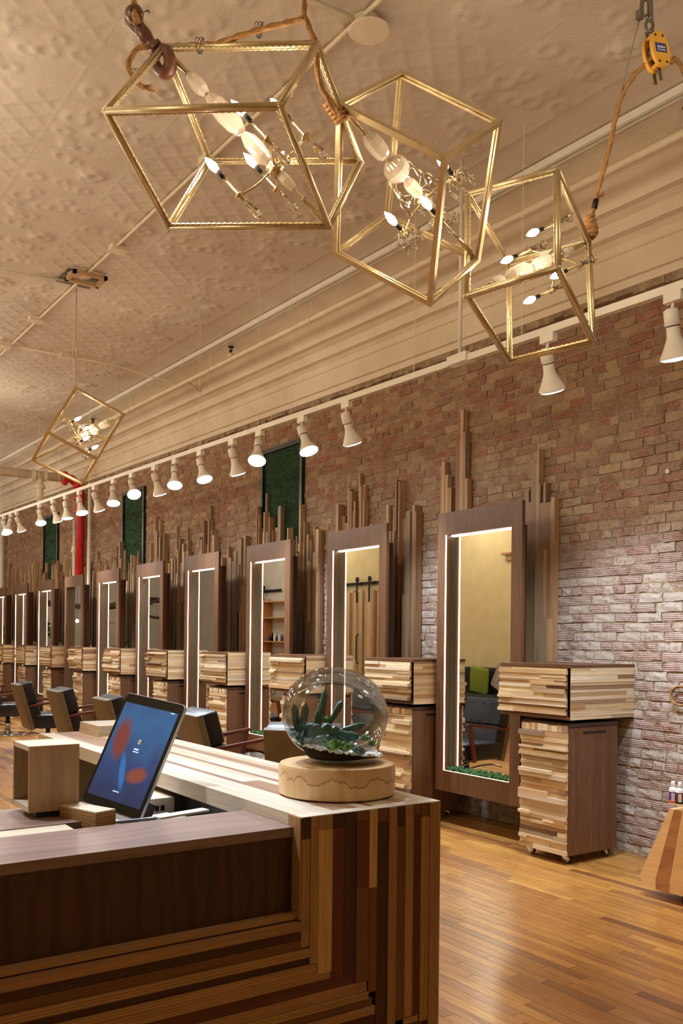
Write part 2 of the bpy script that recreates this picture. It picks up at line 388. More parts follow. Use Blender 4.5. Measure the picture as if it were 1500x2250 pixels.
    def mesh(s, name, mat, smooth=False):
        me = bpy.data.meshes.new(name); me.from_pydata([tuple(p) for p in s.v], [], s.f)
        uvl = me.uv_layers.new(name='UVMap'); fl = [c for us in s.u for uv in us for c in uv]
        uvl.data.foreach_set('uv', fl)
        if smooth: me.shade_smooth()
        if mat: me.materials.append(M[mat] if isinstance(mat, str) else mat)
        me.update(); return me
    def build(s, name, mat, parent=None, smooth=False, loc=(0, 0, 0), label=None):
        o = V(loc)
        if parent is not None:
            p = parent
            while p is not None: o = o - p.location; p = p.parent
        if o.length: s.v = [(x+o.x, y+o.y, z+o.z) for x, y, z in s.v]
        me = s.mesh(name, mat, smooth); ob = bpy.data.objects.new(name, me); sc.collection.objects.link(ob)
        ob.parent = parent
        if label: ob['label'] = label
        return ob
def smooth_angle(ob, a=40):
    me = ob.data; me.shade_smooth()
    try: me.set_sharp_from_angle(angle=math.radians(a))
    except Exception: pass
def tag(o, label=None, cat=None, group=None, kind=None):
    if label: o['label'] = label
    if cat: o['category'] = cat
    if group: o['group'] = group
    if kind: o['kind'] = kind
    return o
def thing(name, loc, label, cat, group=None):
    o = bpy.data.objects.new(name, None); sc.collection.objects.link(o); o.location = loc; o.empty_display_size = .1
    return tag(o, label, cat, group)
def link_copy(o, parent, loc=None, rot=None):
    c = o.copy(); sc.collection.objects.link(c); c.parent = parent
    if loc is not None: c.location = loc
    if rot is not None: c.rotation_euler = rot
    return c
def light(kind, name, loc, energy, color, **kw):
    l = bpy.data.lights.new(name, kind); l.energy = energy; l.color = color
    for k, v in kw.items(): setattr(l, k, v)
    o = bpy.data.objects.new(name, l); sc.collection.objects.link(o); o.location = loc; return o
def aim(o, d): o.rotation_euler = V(d).to_track_quat('-Z', 'Y').to_euler()
#@@LIGHTS
# unseen fill lights added to brighten the room; lamp track over the front desk
for (x, y, z, e) in ((.2, 5.5, 3.75, 1), (.2, 9.5, 3.8, 1), (.2, 14, 3.9, 1), (2.4, 12.5, 3.6, .8), (.2, 19, 3.9, 1), (2.6, 17, 3.7, 1), (2.6, 22, 3.7, 1), (-.8, 3.2, 3.6, 1),
                     (-1.2, 7.5, 3.8, .8), (-1.2, 12, 3.9, .8), (-1.2, 17, 3.9, .8), (2.2, .4, 3.4, .25), (3.0, 1.2, 3.5, .35)):
    light('POINT', 'fill_light', (x, y, z), E_FILL*e, COL_FILL, shadow_soft_size=.2)
for (x, y, tx, ty) in ((.9, 2.9, .9, 2.3), (1.5, 3.4, 1.2, 2.6), (.1, 2.6, .2, 2.2)):
    o = light('SPOT', 'desk_spot', (x, y, 3.5), E_DESK, COL_COOL, spot_size=math.radians(55), spot_blend=.6, shadow_soft_size=.06)
    aim(o, V((tx-x, ty-y, -2.4)))

# ================================================================== SETTING
W = 5.15
XL, YF, YB = -2.0, 26.0, -2.6
random.seed(7)
def struct(o): o['kind'] = 'structure'; return o
# floor: dark base with oak strips
fl = struct(MB().box((XL, YB, -.08), (W+.02, YF, -.006)).build('floor', 'rubber'))
PW = .058
lens = [.35, .5, .62, .75, .9, 1.05, 1.2, 1.4]
def plank_mb(l): return MB().box((0, 0, -.012), (PW-.0018, l-.0022, 0))
pm = {l: plank_mb(l).mesh('plank', 'floor') for l in lens}
near = []; rest = MB(); x = XL; rows = 0
while x < W-.01:
    y = YB - random.random(); rows += 1
    while y < YF:
        l = random.choice(lens); cy = y+l/2
        if y+l > YB:
            if x > 1.75 and 1.0 < cy < 5.2: near.append((math.hypot(x, cy-.3), x, y, l))
            else:
                x1 = min(x+PW-.0012, W); rest.box((x, max(y, YB), -.012), (x1, min(y+l-.0015, YF), 0))
        y += l
    x += PW
near.sort()
for d, x, y, l in near[:300]:
    o = bpy.data.objects.new('plank', pm[l]); sc.collection.objects.link(o); o.parent = fl; o.location = (x, y, 0)
for d, x, y, l in near[300:]: rest.box((x, y, -.012), (x+PW-.0012, y+l-.0015, 0))
o = rest.build('floor_planks', 'floor', fl); o['kind'] = 'stuff'

# brick wall
wr = struct(MB().box((W+.009, YB, -.05), (W+.25, YF, 4.75)).build('wall_right', 'mortar'))
CH = .0665; BL = .192
def wall_top(y): return 3.80 + .0235*y
def brick_mb(mb, cx, y0, y1, z0, z1, rng, far=False):
    gy, gz = (3, 2) if not far else (2, 2)
    vs = []; d = rng.uniform(-.004, .005); er = .007
    for j in range(gz+1):
        for i in range(gy+1):
            fy, fz = i/gy, j/gz; ed = (i in (0, gy)) or (j in (0, gz))
            vs.append((cx-d+(.005 if ed else 0)+rng.uniform(-.002, .002), y0+(y1-y0)*fy+(rng.uniform(-er, er) if ed else 0), z0+(z1-z0)*fz+(rng.uniform(-er, er)*.7 if ed else 0)))
    n = len(vs); bk = []
    ring = [i for i in range(gy+1)] + [gy+(gy+1)*j for j in range(1, gz+1)] + [(gy+1)*gz+i for i in range(gy-1, -1, -1)] + [(gy+1)*j for j in range(gz-1, 0, -1)]
    for k in ring: bk.append((cx+.03, vs[k][1], vs[k][2]))
    fs = []
    for j in range(gz):
        for i in range(gy):
            a = j*(gy+1)+i; fs.append((a, a+gy+1, a+gy+2, a+1))
    m = len(ring)
    for k in range(m): fs.append((ring[k], ring[(k+1) % m], n+(k+1) % m, n+k))
    allv = vs+bk
    mb.add(allv, fs, [[(allv[i][1], allv[i][2]) for i in f] for f in fs])
rng = random.Random(3)
PN = [(8.22, 9.13, 1.75, 3.655), (12.68, 13.58, 1.75, 3.74), (16.92, 17.86, 1.75, 3.82)]  # wall niches filled with hedge
bricks = []; row = 0; z = .002
while z < 4.35:
    hdr = row % 6 == 3; bw = BL/2 if hdr else BL; y = 1.4-(.5*bw if row % 2 else 0)-rng.random()*.05
    while y < YF:
        w_ = bw*rng.uniform(.93, 1.07)
        cy = y+w_/2
        if z+CH < wall_top(cy)+rng.uniform(-.03, .05) and not any(a-.02 < cy < b_+.02 and c < z+.03 < d_ for a, b_, c, d_ in PN):
            bricks.append((y, w_, z, hdr))
        y += w_
    z += CH; row += 1
vis = sorted([b_ for b_ in bricks if b_[0] > 2.95 and not (b_[2] < 1.28 and b_[0] > 3.95)], key=lambda b_: b_[0])[:300]
vs_ = set(vis); protos = {}
for hd in (False, True):
    for k in range(6):
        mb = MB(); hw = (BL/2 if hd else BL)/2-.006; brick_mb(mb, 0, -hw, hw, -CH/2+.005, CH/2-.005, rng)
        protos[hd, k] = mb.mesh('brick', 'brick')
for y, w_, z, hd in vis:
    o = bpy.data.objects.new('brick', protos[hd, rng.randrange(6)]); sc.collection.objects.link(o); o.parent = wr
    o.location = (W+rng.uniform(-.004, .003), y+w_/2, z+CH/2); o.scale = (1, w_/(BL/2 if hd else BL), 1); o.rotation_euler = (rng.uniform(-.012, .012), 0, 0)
mb = MB()
for b_ in bricks:
    if b_ in vs_: continue
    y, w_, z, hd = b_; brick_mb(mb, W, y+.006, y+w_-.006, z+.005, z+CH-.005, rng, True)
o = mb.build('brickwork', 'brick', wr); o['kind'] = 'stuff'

# ceiling with pressed tin panels
PS = .6
cl = struct(MB().hexa([(XL, YB, ceil_z(YB)+.01), (4.46, YB, ceil_z(YB)+.01), (XL, YF, ceil_z(YF)+.01), (4.46, YF, ceil_z(YF)+.01),
                       (XL, YB, ceil_z(YB)+.2), (4.46, YB, ceil_z(YB)+.2), (XL, YF, ceil_z(YF)+.2), (4.46, YF, ceil_z(YF)+.2)]).build('ceiling', 'tin'))
def tin_panel(kind):
    """pressed relief: height grid facing down"""
    n = 30; vs = []; fs = []; us = []; r_ = random.Random(kind+5)
    curls = [(r_.uniform(.1, .9), r_.uniform(.1, .9), r_.uniform(.05, .1)) for _ in range(10)]
    for j in range(n+1):
        for i in range(n+1):
            u, v = i/n, j/n; e = min(u, v, 1-u, 1-v); h = 0
            if kind % 2 == 0:
                a = (u+v)*3.0; b2 = (u-v)*3.0
                h = .008*max(0, 1-min(abs(a-round(a)), abs(b2-round(b2)))*8)
            else:
                for cu, cv, cr in curls:
                    d = math.hypot(u-cu, v-cv); h += .011*math.exp(-((d-cr)/.03)**2)
                h = min(h, .026)
            if e < .02: h = .002
            elif e < .04: h = min(h, .003)
            vs.append((u*PS, v*PS, -h))
    for j in range(n):
        for i in range(n):
            a = j*(n+1)+i; fs.append((a, a+n+1, a+n+2, a+1)); us.append([(0, 0), (0, 1), (1, 1), (1, 0)])
    return MB().add(vs, fs, us)
tp = [tin_panel(k) for k in range(4)]; tm = [t.mesh('tin_panel', 'tin', True) for t in tp]
cand = []; y = YB
while y < YF-.1:
    x = XL; row_ = int(round((y-YB)/PS))
    while x+PS < 4.47:
        col_ = int(round((x-XL)/PS)); k = (0 if (row_ % 3 and col_ % 3) else 1)+2*((row_+col_) % 2)
        p = V((x+.3, y+.3, ceil_z(y))); d = (p-CAM).dot(FW)
        cand.append(((p-CAM).length if d > 1 and abs((p-CAM).dot(RT)/d) < .5 else 99+p.length, x, y, k)); x += PS
    y += PS
cand.sort(); tilt = math.atan(.022); mb = MB()
for i, (d, x, y, k) in enumerate(cand):
    if i < 290:
        o = bpy.data.objects.new('tin_panel', tm[k]); sc.collection.objects.link(o); o.parent = cl
        o.location = (x, y, ceil_z(y)); o.rotation_euler = (tilt, 0, 0)
    elif d < 99 or y > 0:
        mb.box((x+.01, y+.01, ceil_z(y)-.004), (x+PS-.01, y+PS-.01, ceil_z(y)+.02))
o = mb.build('tin_field', 'tin', cl); o['kind'] = 'stuff'
# cornice moulding along the brick wall
prof = [(4.40, .0), (4.42, -.035), (4.46, -.04), (4.56, -.06), (4.68, -.10), (4.76, -.15), (4.80, -.20), (4.81, -.235), (4.86, -.24), (4.91, -.27),
        (4.93, -.31), (4.94, -.34), (4.99, -.35), (5.02, -.38), (5.035, -.43), (5.05, -.44), (5.055, -.47), (5.06, -.585), (5.04, -.592), (5.04, -.612), (5.065, -.618), (5.075, -.668), (5.16, -.672), (5.16, .2), (4.40, .2)]
tr = MB()
def cp(y): return [(x, y, ceil_z(y)+dz) for x, dz in prof]
n = len(prof); a = cp(YB); b_ = cp(YF)
tr.add(a+b_, [(i, (i+1) % n, n+(i+1) % n, n+i) for i in range(n)], [[(0, 0), (0, .1), (20, .1), (20, 0)]]*n)
struct(tr.build('trim_1', 'cornice'))
# broken plaster line under the cornice
mb = MB(); y = 1.5
while y < YF:
    l = random.uniform(.05, .2); mb.box((5.10-random.uniform(0, .02), y, ceil_z(y)-.70-random.uniform(0, .025)), (5.16, y+l, ceil_z(y)-.655)); y += l
tag(mb.build('plaster_crumbs', 'mortar', wr), kind='stuff')
# other walls (seen in the mirrors)
struct(MB().box((XL-.2, YB, 0), (XL, 17.6, 4.9)).build('wall_left', 'cream_wall'))
struct(MB().box((XL-.2, 17.6, 0), (XL, YF, 5.1)).build('wall_left', 'white_wall'))
struct(MB().box((XL-.2, YF, 0), (W+.25, YF+.2, 5.2)).build('wall_far', 'white_wall'))
struct(MB().box((XL-.2, YB-.2, 0), (W+.25, YB, 4.6)).build('wall_back', 'cream_wall'))
#@@PARTS
# ------------------------------------------------------------------ services on the ceiling
def zc(y, d=0): return ceil_z(y)-d
# unistrut rail with a dark slot
t = thing('ceiling_rail', (4.33, 2, zc(2)), 'long white metal channel rail with a dark slot running along the ceiling', 'rail')
def along(x0, x1, d0, d1, y0=YB, y1=YF):
    return [(x, y, zc(y, d)) for d in (d1, d0) for y in (y0, y1) for x in (x0, x1)]
def hexalong(x0, x1, d0, d1, y0=YB, y1=YF):
    c = []
    for d in (d1, d0):
        for y in (y0, y1):
            for x in (x0, x1): c.append((x, y, zc(y, d)))
    return MB().hexa(c, 1)
hexalong(4.31, 4.335, .0, .045).build('channel', 'white_metal', t)
hexalong(4.36, 4.372, .0, .045).build('channel', 'white_metal', t)
hexalong(4.335, 4.36, .0, .012).build('slot', 'iron', t)
# sprinkler pipe with hangers
t = thing('sprinkler_pipe', (4.40, 2, zc(2, .19)), 'thick cream sprinkler pipe hung just below the ceiling beside the cornice', 'pipe')
MB().tube([(4.44, y, zc(y, .20)) for y in (YB, 5, 10, 15, 14.9)][:4]+[(4.44, 17.5, zc(17.5, .2))], .026, 12).build('pipe', 'cream_paint', t, True)
for y in (1.2, 7.0, 9.1, 11.5, 13.9):
    MB().tube([(4.44, y, zc(y, .18)), (4.44, y, zc(y))], .007, 8).build('hanger_rod', 'white_metal', t)
    MB().tube([(4.44, y, zc(y, .20)), (4.44, y+.03, zc(y, .20))], .032, 12).build('hanger_ring', 'cream_paint', t)
for i, (y, lab) in enumerate(((3.05, 'nearest black sprinkler head on the cream pipe below the yellow pulley'), (8.6, 'second black sprinkler head along the cream pipe, above the track lights'), (13.0, 'far black sprinkler head seen beside the small distant cube lamp'))):
    s = thing('ceiling_sprinkler', (4.44, y, zc(y, .17)), lab, 'sprinkler', 'sprinkler heads')
    MB().lathe([(.03, 0), (.034, .01), (.034, .03), (.022, .04)], (4.44, y, zc(y, .175)), n=12).build('fitting', 'cream_paint', s, True)
    MB().lathe([(.010, 0), (.010, .03), (.004, .034), (.004, .055)], (4.44, y, zc(y, .135)), n=8).build('nozzle', 'iron', s, True)
    pts = [(4.44, y+.03*math.sin(a), zc(y, .100)-.025*math.cos(a)-.005) for a in [k*math.pi*2/14 for k in range(14)]]
    MB().tube(pts, .005, 6, closed=True).build('yoke', 'iron', s, True)
    MB().lathe([(.004, 0), (.036, .004), (.036, .008), (.004, .012)], (4.44, y, zc(y, .075)), n=12).build('deflector', 'iron', s, True)
# conduits and junction boxes
t = thing('ceiling_conduit', (2.56, 3, zc(3)), 'painted electrical conduit running the length of the ceiling past the cube lamps', 'conduit')
MB().tube([(2.56, y, zc(y, .02)) for y in (YB, 5, 10, 18)], .012, 8).build('conduit', 'cream_paint', t, True)
t = thing('ceiling_conduit', (2.0, 8.0, zc(8)), 'painted conduit crossing the ceiling to the far cube lamp at left edge', 'conduit')
MB().tube([(XL, 8.08, zc(8, .02)), (1.9, 8.06, zc(8, .03)), (2.5, 7.95, zc(8, .02))], .012, 8).build('conduit', 'cream_paint', t, True)
t = thing('ceiling_conduit', (3.5, 10.2, zc(10.2)), 'painted conduit crossing behind the far cube lamp and sagging near the cornice', 'conduit')
MB().tube([(2.5, 10.24, zc(10.2, .02)), (3.8, 10.2, zc(10.2, .03)), (4.1, 10.15, zc(10.2, .10)), (4.35, 9.9, zc(10.2, .20)), (4.6, 9.95, zc(10.2, .16)), (4.85, 10.15, zc(10.2, .2))], .010, 8).build('conduit', 'cream_paint', t, True)
t = thing('ceiling_conduit', (2.3, 3.7, zc(3.7)), 'painted conduit joining the round junction box at the top of the picture', 'conduit')
MB().tube([(2.60, 3.62, zc(3.6, .03)), (2.0, 3.68, zc(3.7, .02)), (XL, 3.7, zc(3.7, .02))], .013, 8).build('conduit', 'cream_paint', t, True)
t = thing('junction_box', (2.6, 3.62, zc(3.62)), 'octagonal painted junction box with round cover at the top of the ceiling', 'junction box', 'ceiling junction boxes')
MB().lathe([(.07, 0), (.07, .06)], (2.6, 3.62, zc(3.62, .065)), n=8).build('box', 'cream_paint', t)
MB().lathe([(.10, 0), (.105, .004), (.10, .008)], (2.61, 3.60, zc(3.62, .074)), n=24).build('cover', 'cream_paint', t)
for (x, y, lab) in ((2.57, 5.3, 'square junction box seen through the nearest big cube lamp'), (2.58, 7.0, 'small painted junction box left of centre on the ceiling conduit'),
                    (2.53, 9.17, 'small painted junction box above the far cube lamp, on the diagonal conduit'), (2.5, 10.24, 'painted junction box at left picture edge where conduits cross'),
                    (3.16, 10.22, 'tiny painted junction box on the conduit left of the far cube lamp'), (4.87, 10.15, 'small painted box on the cornice at the sagging conduit end')):
    t = thing('junction_box', (x, y, zc(y)), lab, 'junction box', 'ceiling junction boxes')
    z = zc(y) if x < 4.4 else zc(y, .17)
    MB().box((x-.06, y-.05, z-.045), (x+.06, y+.05, z)).build('box', 'cream_paint', t)
    MB().box((x-.068, y-.058, z-.052), (x+.068, y+.058, z-.045)).build('cover', 'cream_paint', t)
# canopy of the far lamp
t = thing('ceiling_mount', (2.54, 7.9, zc(7.9)), 'grey metal plate and rectangular wood frame where the far cube lamp hangs', 'mount')
MB().box((2.40, 7.72, zc(7.9, .012)), (2.70, 8.05, zc(7.9))).build('plate', 'steel', t)
mb = MB()
for a, b_ in (((2.42, 7.62, 0), (2.72, 7.65, 0)), ((2.42, 7.83, 0), (2.72, 7.86, 0)), ((2.42, 7.62, 0), (2.45, 7.86, 0)), ((2.69, 7.62, 0), (2.72, 7.86, 0))):
    mb.box((a[0], a[1], zc(7.7, .06)), (b_[0], b_[1], zc(7.7, .03)))
mb.build('frame', 'stave', t)
MB().lathe([(.02, 0), (.10, .01), (.10, .015)], (2.52, 7.78, zc(7.8, .03)), n=20).build('canopy', 'cream_paint', t)

# ------------------------------------------------------------------ lamp track
TX = 3.9
def tz(y): return 3.165 + .0235*y
t = thing('lamp_track', (TX, 3, tz(3)), 'long white lighting track hung along the brick wall', 'light track')
def tb(x0, x1, z0, z1, nm, mat):
    c = []
    for z in (z0, z1):
        for y in (1.2, 21.0):
            for x in (x0, x1): c.append((x, y, tz(y)+z))
    MB().hexa(c, 1).build(nm, mat, t)
tb(TX-.018, TX+.018, 0, .03, 'rail', 'white_metal'); tb(TX-.018, TX-.006, -.012, 0, 'lip', 'white_metal'); tb(TX+.006, TX+.018, -.012, 0, 'lip', 'white_metal'); tb(TX-.006, TX+.006, -.004, 0, 'slot', 'iron')
for px_, py_ in ((1143, 280), (907, 560), (637, 590), (566, 628), (437, 705), (346, 762), (254, 830), (197, 860), (130, 900), (86, 930), (36, 960), (3, 985)):
    y = at(0, TX, px_, 1000).y
    MB().tube([(TX, y, tz(y)+.02), (TX, y, zc(y))], .0022, 5).build('hanging_wire', 'white_metal', t)
y = at(0, TX, 1010, 790).y
MB().tube([(TX, y, tz(y)+.02), (TX, y, zc(y))], .012, 10).build('feed_conduit', 'white_metal', t, True)
MB().box((TX-.035, y-.09, tz(y)-.012), (TX+.035, y+.09, tz(y)+.045)).build('feed_box', 'white_metal', t)
heads = [(1480, .28, .05), (1205, .42, .15), (760, .42, .12), (663, .08, -.42), (570, -.30, -.42), (510, .36, .1), (440, .06, -.40), (385, -.16, -.42), (340, .36, .1),
         (290, -.1, -.75), (250, -.1, -.36), (208, .36, .1), (175, .08, -.36), (145, .1, -.1), (117, .4, .12), (88, .0, -.45), (38, .42, .1), (25, -.25, -.3), (10, .1, -.45)]
ordn = ['nearest', 'second', 'third', 'fourth', 'fifth', 'sixth', 'seventh', 'eighth', 'ninth', 'tenth', 'eleventh', 'twelfth', 'thirteenth', 'fourteenth', 'fifteenth', 'sixteenth', 'seventeenth', 'eighteenth', 'farthest']
bellp = [(.026, 0), (.032, .012), (.034, .055), (.040, .075), (.058, .115), (.076, .15), (.080, .158), (.080, .166)]
bell_m = MB().lathe(bellp, (0, 0, 0), n=24).mesh('lamp_bell', 'white_metal', True)
lens_m = MB().lathe([(.077, 0), (.06, .009), (.02, .014), (.001, .015)], (0, 0, 0), n=24).mesh('lens', 'lens', True)
sock_m = MB().lathe([(.02, -.01), (.036, 0), (.038, .07), (.033, .078)], (0, 0, 0), n=20).mesh('socket', 'white_metal', True)
band_m = MB().lathe([(.0335, 0), (.0345, .004), (.0335, .008)], (0, 0, 0), n=20).mesh('band', 'iron', True)
adap_m = MB().box((-.02, -.05, -.05), (.02, .05, 0)).mesh('adapter', 'white_metal')
arm_m = MB().tube([(.0, 0, -.04), (.0, .01, -.075), (0, .02, -.10)], .008, 8).mesh('swivel', 'white_metal', True)
for i, (px_, ax_, ay_) in enumerate(heads):
    y = at(0, TX, px_, 1000 if i > 1 else 700).y
    d = V((ax_, ay_, -.9)).normalized(); base = V((TX, y, tz(y)-.012))
    look = 'aimed at the wall' if ay_ > 0 else 'with its glowing lens turned to view'
    h = thing('track_spotlight', base, f'{ordn[i]} white track spotlight from the right, {look}', 'spotlight', 'white spotlights on the track')
    def put(me, nm, off, rot=None):
        o = bpy.data.objects.new(nm, me); sc.collection.objects.link(o); o.parent = h; o.location = off
        if rot: o.rotation_euler = rot
        return o
    put(adap_m, 'adapter', (0, 0, 0)); put(arm_m, 'swivel', (0, 0, 0))
    rot = d.to_track_quat('Z', 'Y').to_euler(); s0 = V((0, .02, -.085))
    put(sock_m, 'socket', s0, rot); put(band_m, 'band', s0+d*.072, rot)
    b0 = put(bell_m, 'lamp_bell', s0+d*.07, rot); ln = put(lens_m, 'lens', s0+d*.236, rot)
    o = light('SPOT', 'lamp_light', base+s0+d*.27, E_SPOT, COL_COOL, spot_size=math.radians(84), spot_blend=.85, shadow_soft_size=.06); aim(o, d+V((0, 0, -.15)))

# ------------------------------------------------------------------ stations
PITCH = 1.603; NST = 10
MX, MY0, MY1 = 4.70, 4.55, 5.475; MZ0, MZ1 = .267, 2.477
IY0, IY1, IZ0, IZ1 = 4.655, 5.378, .43, 2.298
so = ['nearest', 'second nearest', 'third nearest', 'fourth nearest', 'fifth nearest', 'sixth nearest', 'seventh nearest', 'eighth nearest', 'ninth nearest', 'farthest']
mirror_note = ['with green moss, reflecting the sofa and green pillow', 'reflecting the sliding plank doors, behind the glass terrarium', 'reflecting shelves of bottles and a plank door', 'reflecting a plain grey wall',
               'reflecting a white lattice door', 'reflecting the dark driftwood branch', 'with its light strips switched off', 'reflecting green leaves, small and far', 'very small and far at left', 'cut by the left picture edge']
def frame_piece(mb, a, b_, long): mb.box(a, b_, long=long)
def make_mirror(k):
    dy = k*PITCH
    t = thing('station_mirror', (MX, (MY0+MY1)/2+dy, MZ0), f'{so[k]} tall walnut-framed mirror {mirror_note[k]}', 'mirror', 'tall lit mirrors along the brick wall')
    y0, y1, iy0, iy1 = MY0+dy, MY1+dy, IY0+dy, IY1+dy
    mb = MB(); T = .03
    mb.box((MX, y0, MZ0), (MX+T, iy0, MZ1), long=2); mb.box((MX, iy1, MZ0), (MX+T, y1, MZ1), long=2)
    mb.box((MX, iy0, MZ0), (MX+T, iy1, IZ0), long=2); mb.box((MX, iy0, IZ1), (MX+T, iy1, MZ1), long=2)
    fr = mb.build('frame', 'walnut', t)
    mb = MB()  # inner reveal boards down to the mirror, and hidden carcass to the wall
    mb.box((MX+T, iy0-.02, IZ0-.02), (4.80, iy0, IZ1+.02), long=2); mb.box((MX+T, iy1, IZ0-.02), (4.80, iy1+.02, IZ1+.02), long=2)
    mb.box((MX+T, iy0, IZ0-.02), (4.80, iy1, IZ0), long=1); mb.box((MX+T, iy0, IZ1), (4.80, iy1, IZ1+.02), long=1)
    mb.build('reveal', 'walnut', t)
    MB().box((4.80, iy0-.02, IZ0-.02), (4.84, iy1+.02, IZ1+.02)).build('carcass', 'walnut_dark', t)
    MB().box((4.775, iy0, IZ0), (4.80, iy1, IZ1)).build('mirror_glass', 'mirror', t)
    MB().box((4.768, iy1-.006, IZ0), (4.775, iy1, IZ1)).build('glass_edge', 'edge_glass', t)
    if k != 6:
        for nm, a, b_ in (('light_strip', (MX-.002, iy1-.007, IZ0), (MX+.005, iy1, IZ1)), ('light_strip', (MX+.003, iy0, IZ0), (MX+.016, iy0+.003, IZ1)),
                          ('light_strip', (4.752, iy0+.008, IZ1-.008), (4.768, iy1-.007, IZ1)), ('light_strip', (MX+.0, iy0+.008, IZ0), (MX+.006, iy1-.007, IZ0+.0025))):
            MB().box(a, b_).build(nm, 'led', t)
    # moss bed on the bottom reveal
    mb = MB(); r_ = random.Random(k+50); nb = 200 if k < 3 else 40
    for _ in range(nb):
        c = (MX+.022+r_.random()*.05, iy0+.015+r_.random()*(iy1-iy0-.03), IZ0+.003+r_.random()*.022)
        mb.ball(c, r_.uniform(.006, .013), 5, 3, jit=.4)
    tag(mb.build('moss', 'moss', t), kind='stuff')
    # stand-off brackets
    for yy in (y0+.25, y1-.25):
        MB().box((4.84, yy-.03, 1.02), (5.155, yy+.03, 1.08)).build('bracket', 'iron', t)
for k in range(NST): make_mirror(k)

# upright staves on the wall behind each mirror
def pxY(px_, X=5.09): return at(0, X, px_, 1000).y
st0 = []
for a, b_, top in ((969, 977, 1016), (978, 984, 1044), (984, 992, 1072), (1001, 1010, 964), (1010, 1017, 902), (1017, 1022, 950), (1022, 1027, 1052)):
    st0.append((pxY(b_), pxY(a), top, 1.6, 0))
for a, b_, top in ((1148, 1153, 1114), (1153, 1162, 1078), (1162, 1167, 1104), (1167, 1179, 1022), (1179, 1184, 987), (1184, 1187, 1064), (1187, 1194, 1106), (1194, 1199, 1061), (1199, 1211, 1104), (1211, 1219, 1093)):
    st0.append((pxY(b_), pxY(a), top, .95, 0))
PIPES = [(at(0, 5.045, 176, 1200).y-.08, at(0, 5.045, 176, 1200).y+.08)] + [(at(0, 5.08, q, 1200).y-.04, at(0, 5.08, q, 1200).y+.04) for q in (196, 163)] + [(at(0, 5.06, 4, 1200).y-.06, at(0, 5.06, 4, 1200).y+.06)]
def make_staves(k):
    r_ = random.Random(100+k*7); dy = k*PITCH
    t = thing('stave_panel', (5.14, 5.2+dy, 1.0), f'uneven upright wooden staves on the wall behind the {so[k]} mirror', 'wall art', 'upright stave panels behind the mirrors')
    S = []
    if k == 0:
        for y0, y1, top, zb, fr in st0:
            S.append((y0, y1, at(0, 5.09, (750), 0) and at_y_z((y0+y1)/2, top), zb, 5.09))
        for px0, px1, top in ((1178, 1198, 1208), (1204, 1210, 1360)): S.append((pxY(px1, 5.06), pxY(px0, 5.06), at_y_z((pxY(px0)+pxY(px1))/2, top), .95, 5.055))
        y = pxY(1148)+.002
        ylim = 5.86
        mid = []
        while y < 5.5: mid.append(y); y += r_.uniform(.03, .06)
        for a, b_ in zip(mid, mid[1:]): S.append((a, b_-.002, r_.uniform(2.0, 2.45), 1.2, 5.10))
    else:
        y = 4.60+dy; end = 5.93+dy; c = 0
        while y < end:
            w_ = r_.choice((.014, .02, .028, .038, .05, .06)); f = (y-4.55-dy)/1.35
            if f < .38: top = r_.uniform(2.35, 2.78)
            elif f < .62: top = r_.uniform(2.2, 2.6)
            else: top = r_.uniform(2.55, 3.0)
            if r_.random() < .13: top += r_.uniform(.12, .32); w_ = min(w_, .022)
            S.append((y, min(y+w_, end)-.0015, top, .95 if f < .45 else 1.4, 5.11-r_.choice((0, .012, .025, .04)))); y += w_
        for _ in range(5):
            y = 4.62+dy+r_.uniform(0, .35); w_ = r_.choice((.02, .03, .045)); S.append((y, y+w_, r_.uniform(1.5, 2.5), .95, 5.055))
    for y0, y1, zt, zb, X in S:
        if any(a < y1 and y0 < b_ for a, b_ in PIPES) or (X > 5.1 and zt > 1.75 and any(a < y1 and y0 < b_ for a, b_, _, _ in PN) and False): continue
        MB().box((X, y0, zb), (5.142, y1, zt), long=2).build('stave', 'stave', t)
def at_y_z(y, py_):
    """height on the stave plane of a measured top"""
    X = 5.09; h = V((X, y, 0)); d = V((X, y, 0)).dot(FW)
    pxx = 750+F_PX*(V((X, y, 0)).dot(R0))/d
    return at(0, X, pxx, py_).z
for k in range(NST): make_staves(k)

# wall cabinets (drawer fronts and sides clad in offcuts) and rolling trolleys
BX, BY0, BY1, BZ0, BZ1 = 4.50, 3.915, 4.548, .948, 1.310
def strips(parent, r_, face, lo0, lo1, z0, z1, pl, tmin, tmax, hmin, hmax, stick, split=.5, over=.0):
    """horizontal offcut strips; face 'x' = on the -X side, running in Y; 'y' = on the -Y side, running in X"""
    z = z0
    while z < z1-.004:
        h = min(r_.uniform(hmin, hmax), z1-z)
        if z1-(z+h) < .006: h = z1-z
        cuts = [lo0-r_.uniform(0, over), lo1+r_.uniform(0, over)]
        if r_.random() < split: cuts.insert(1, r_.uniform(lo0+.12*(lo1-lo0), lo0+.88*(lo1-lo0)))
        for a, b_ in zip(cuts, cuts[1:]):
            d = r_.uniform(tmin, tmax) if r_.random() > stick else r_.uniform(tmax, tmax*1.9)
            if face == 'x': MB().box((pl-d, a, z), (pl, b_-.0008, z+h-.0008), long=1).build('strip', 'strip', parent)
            else: MB().box((a, pl-d, z), (b_-.0008, pl, z+h-.0008), long=0).build('strip', 'strip', parent)
        z += h
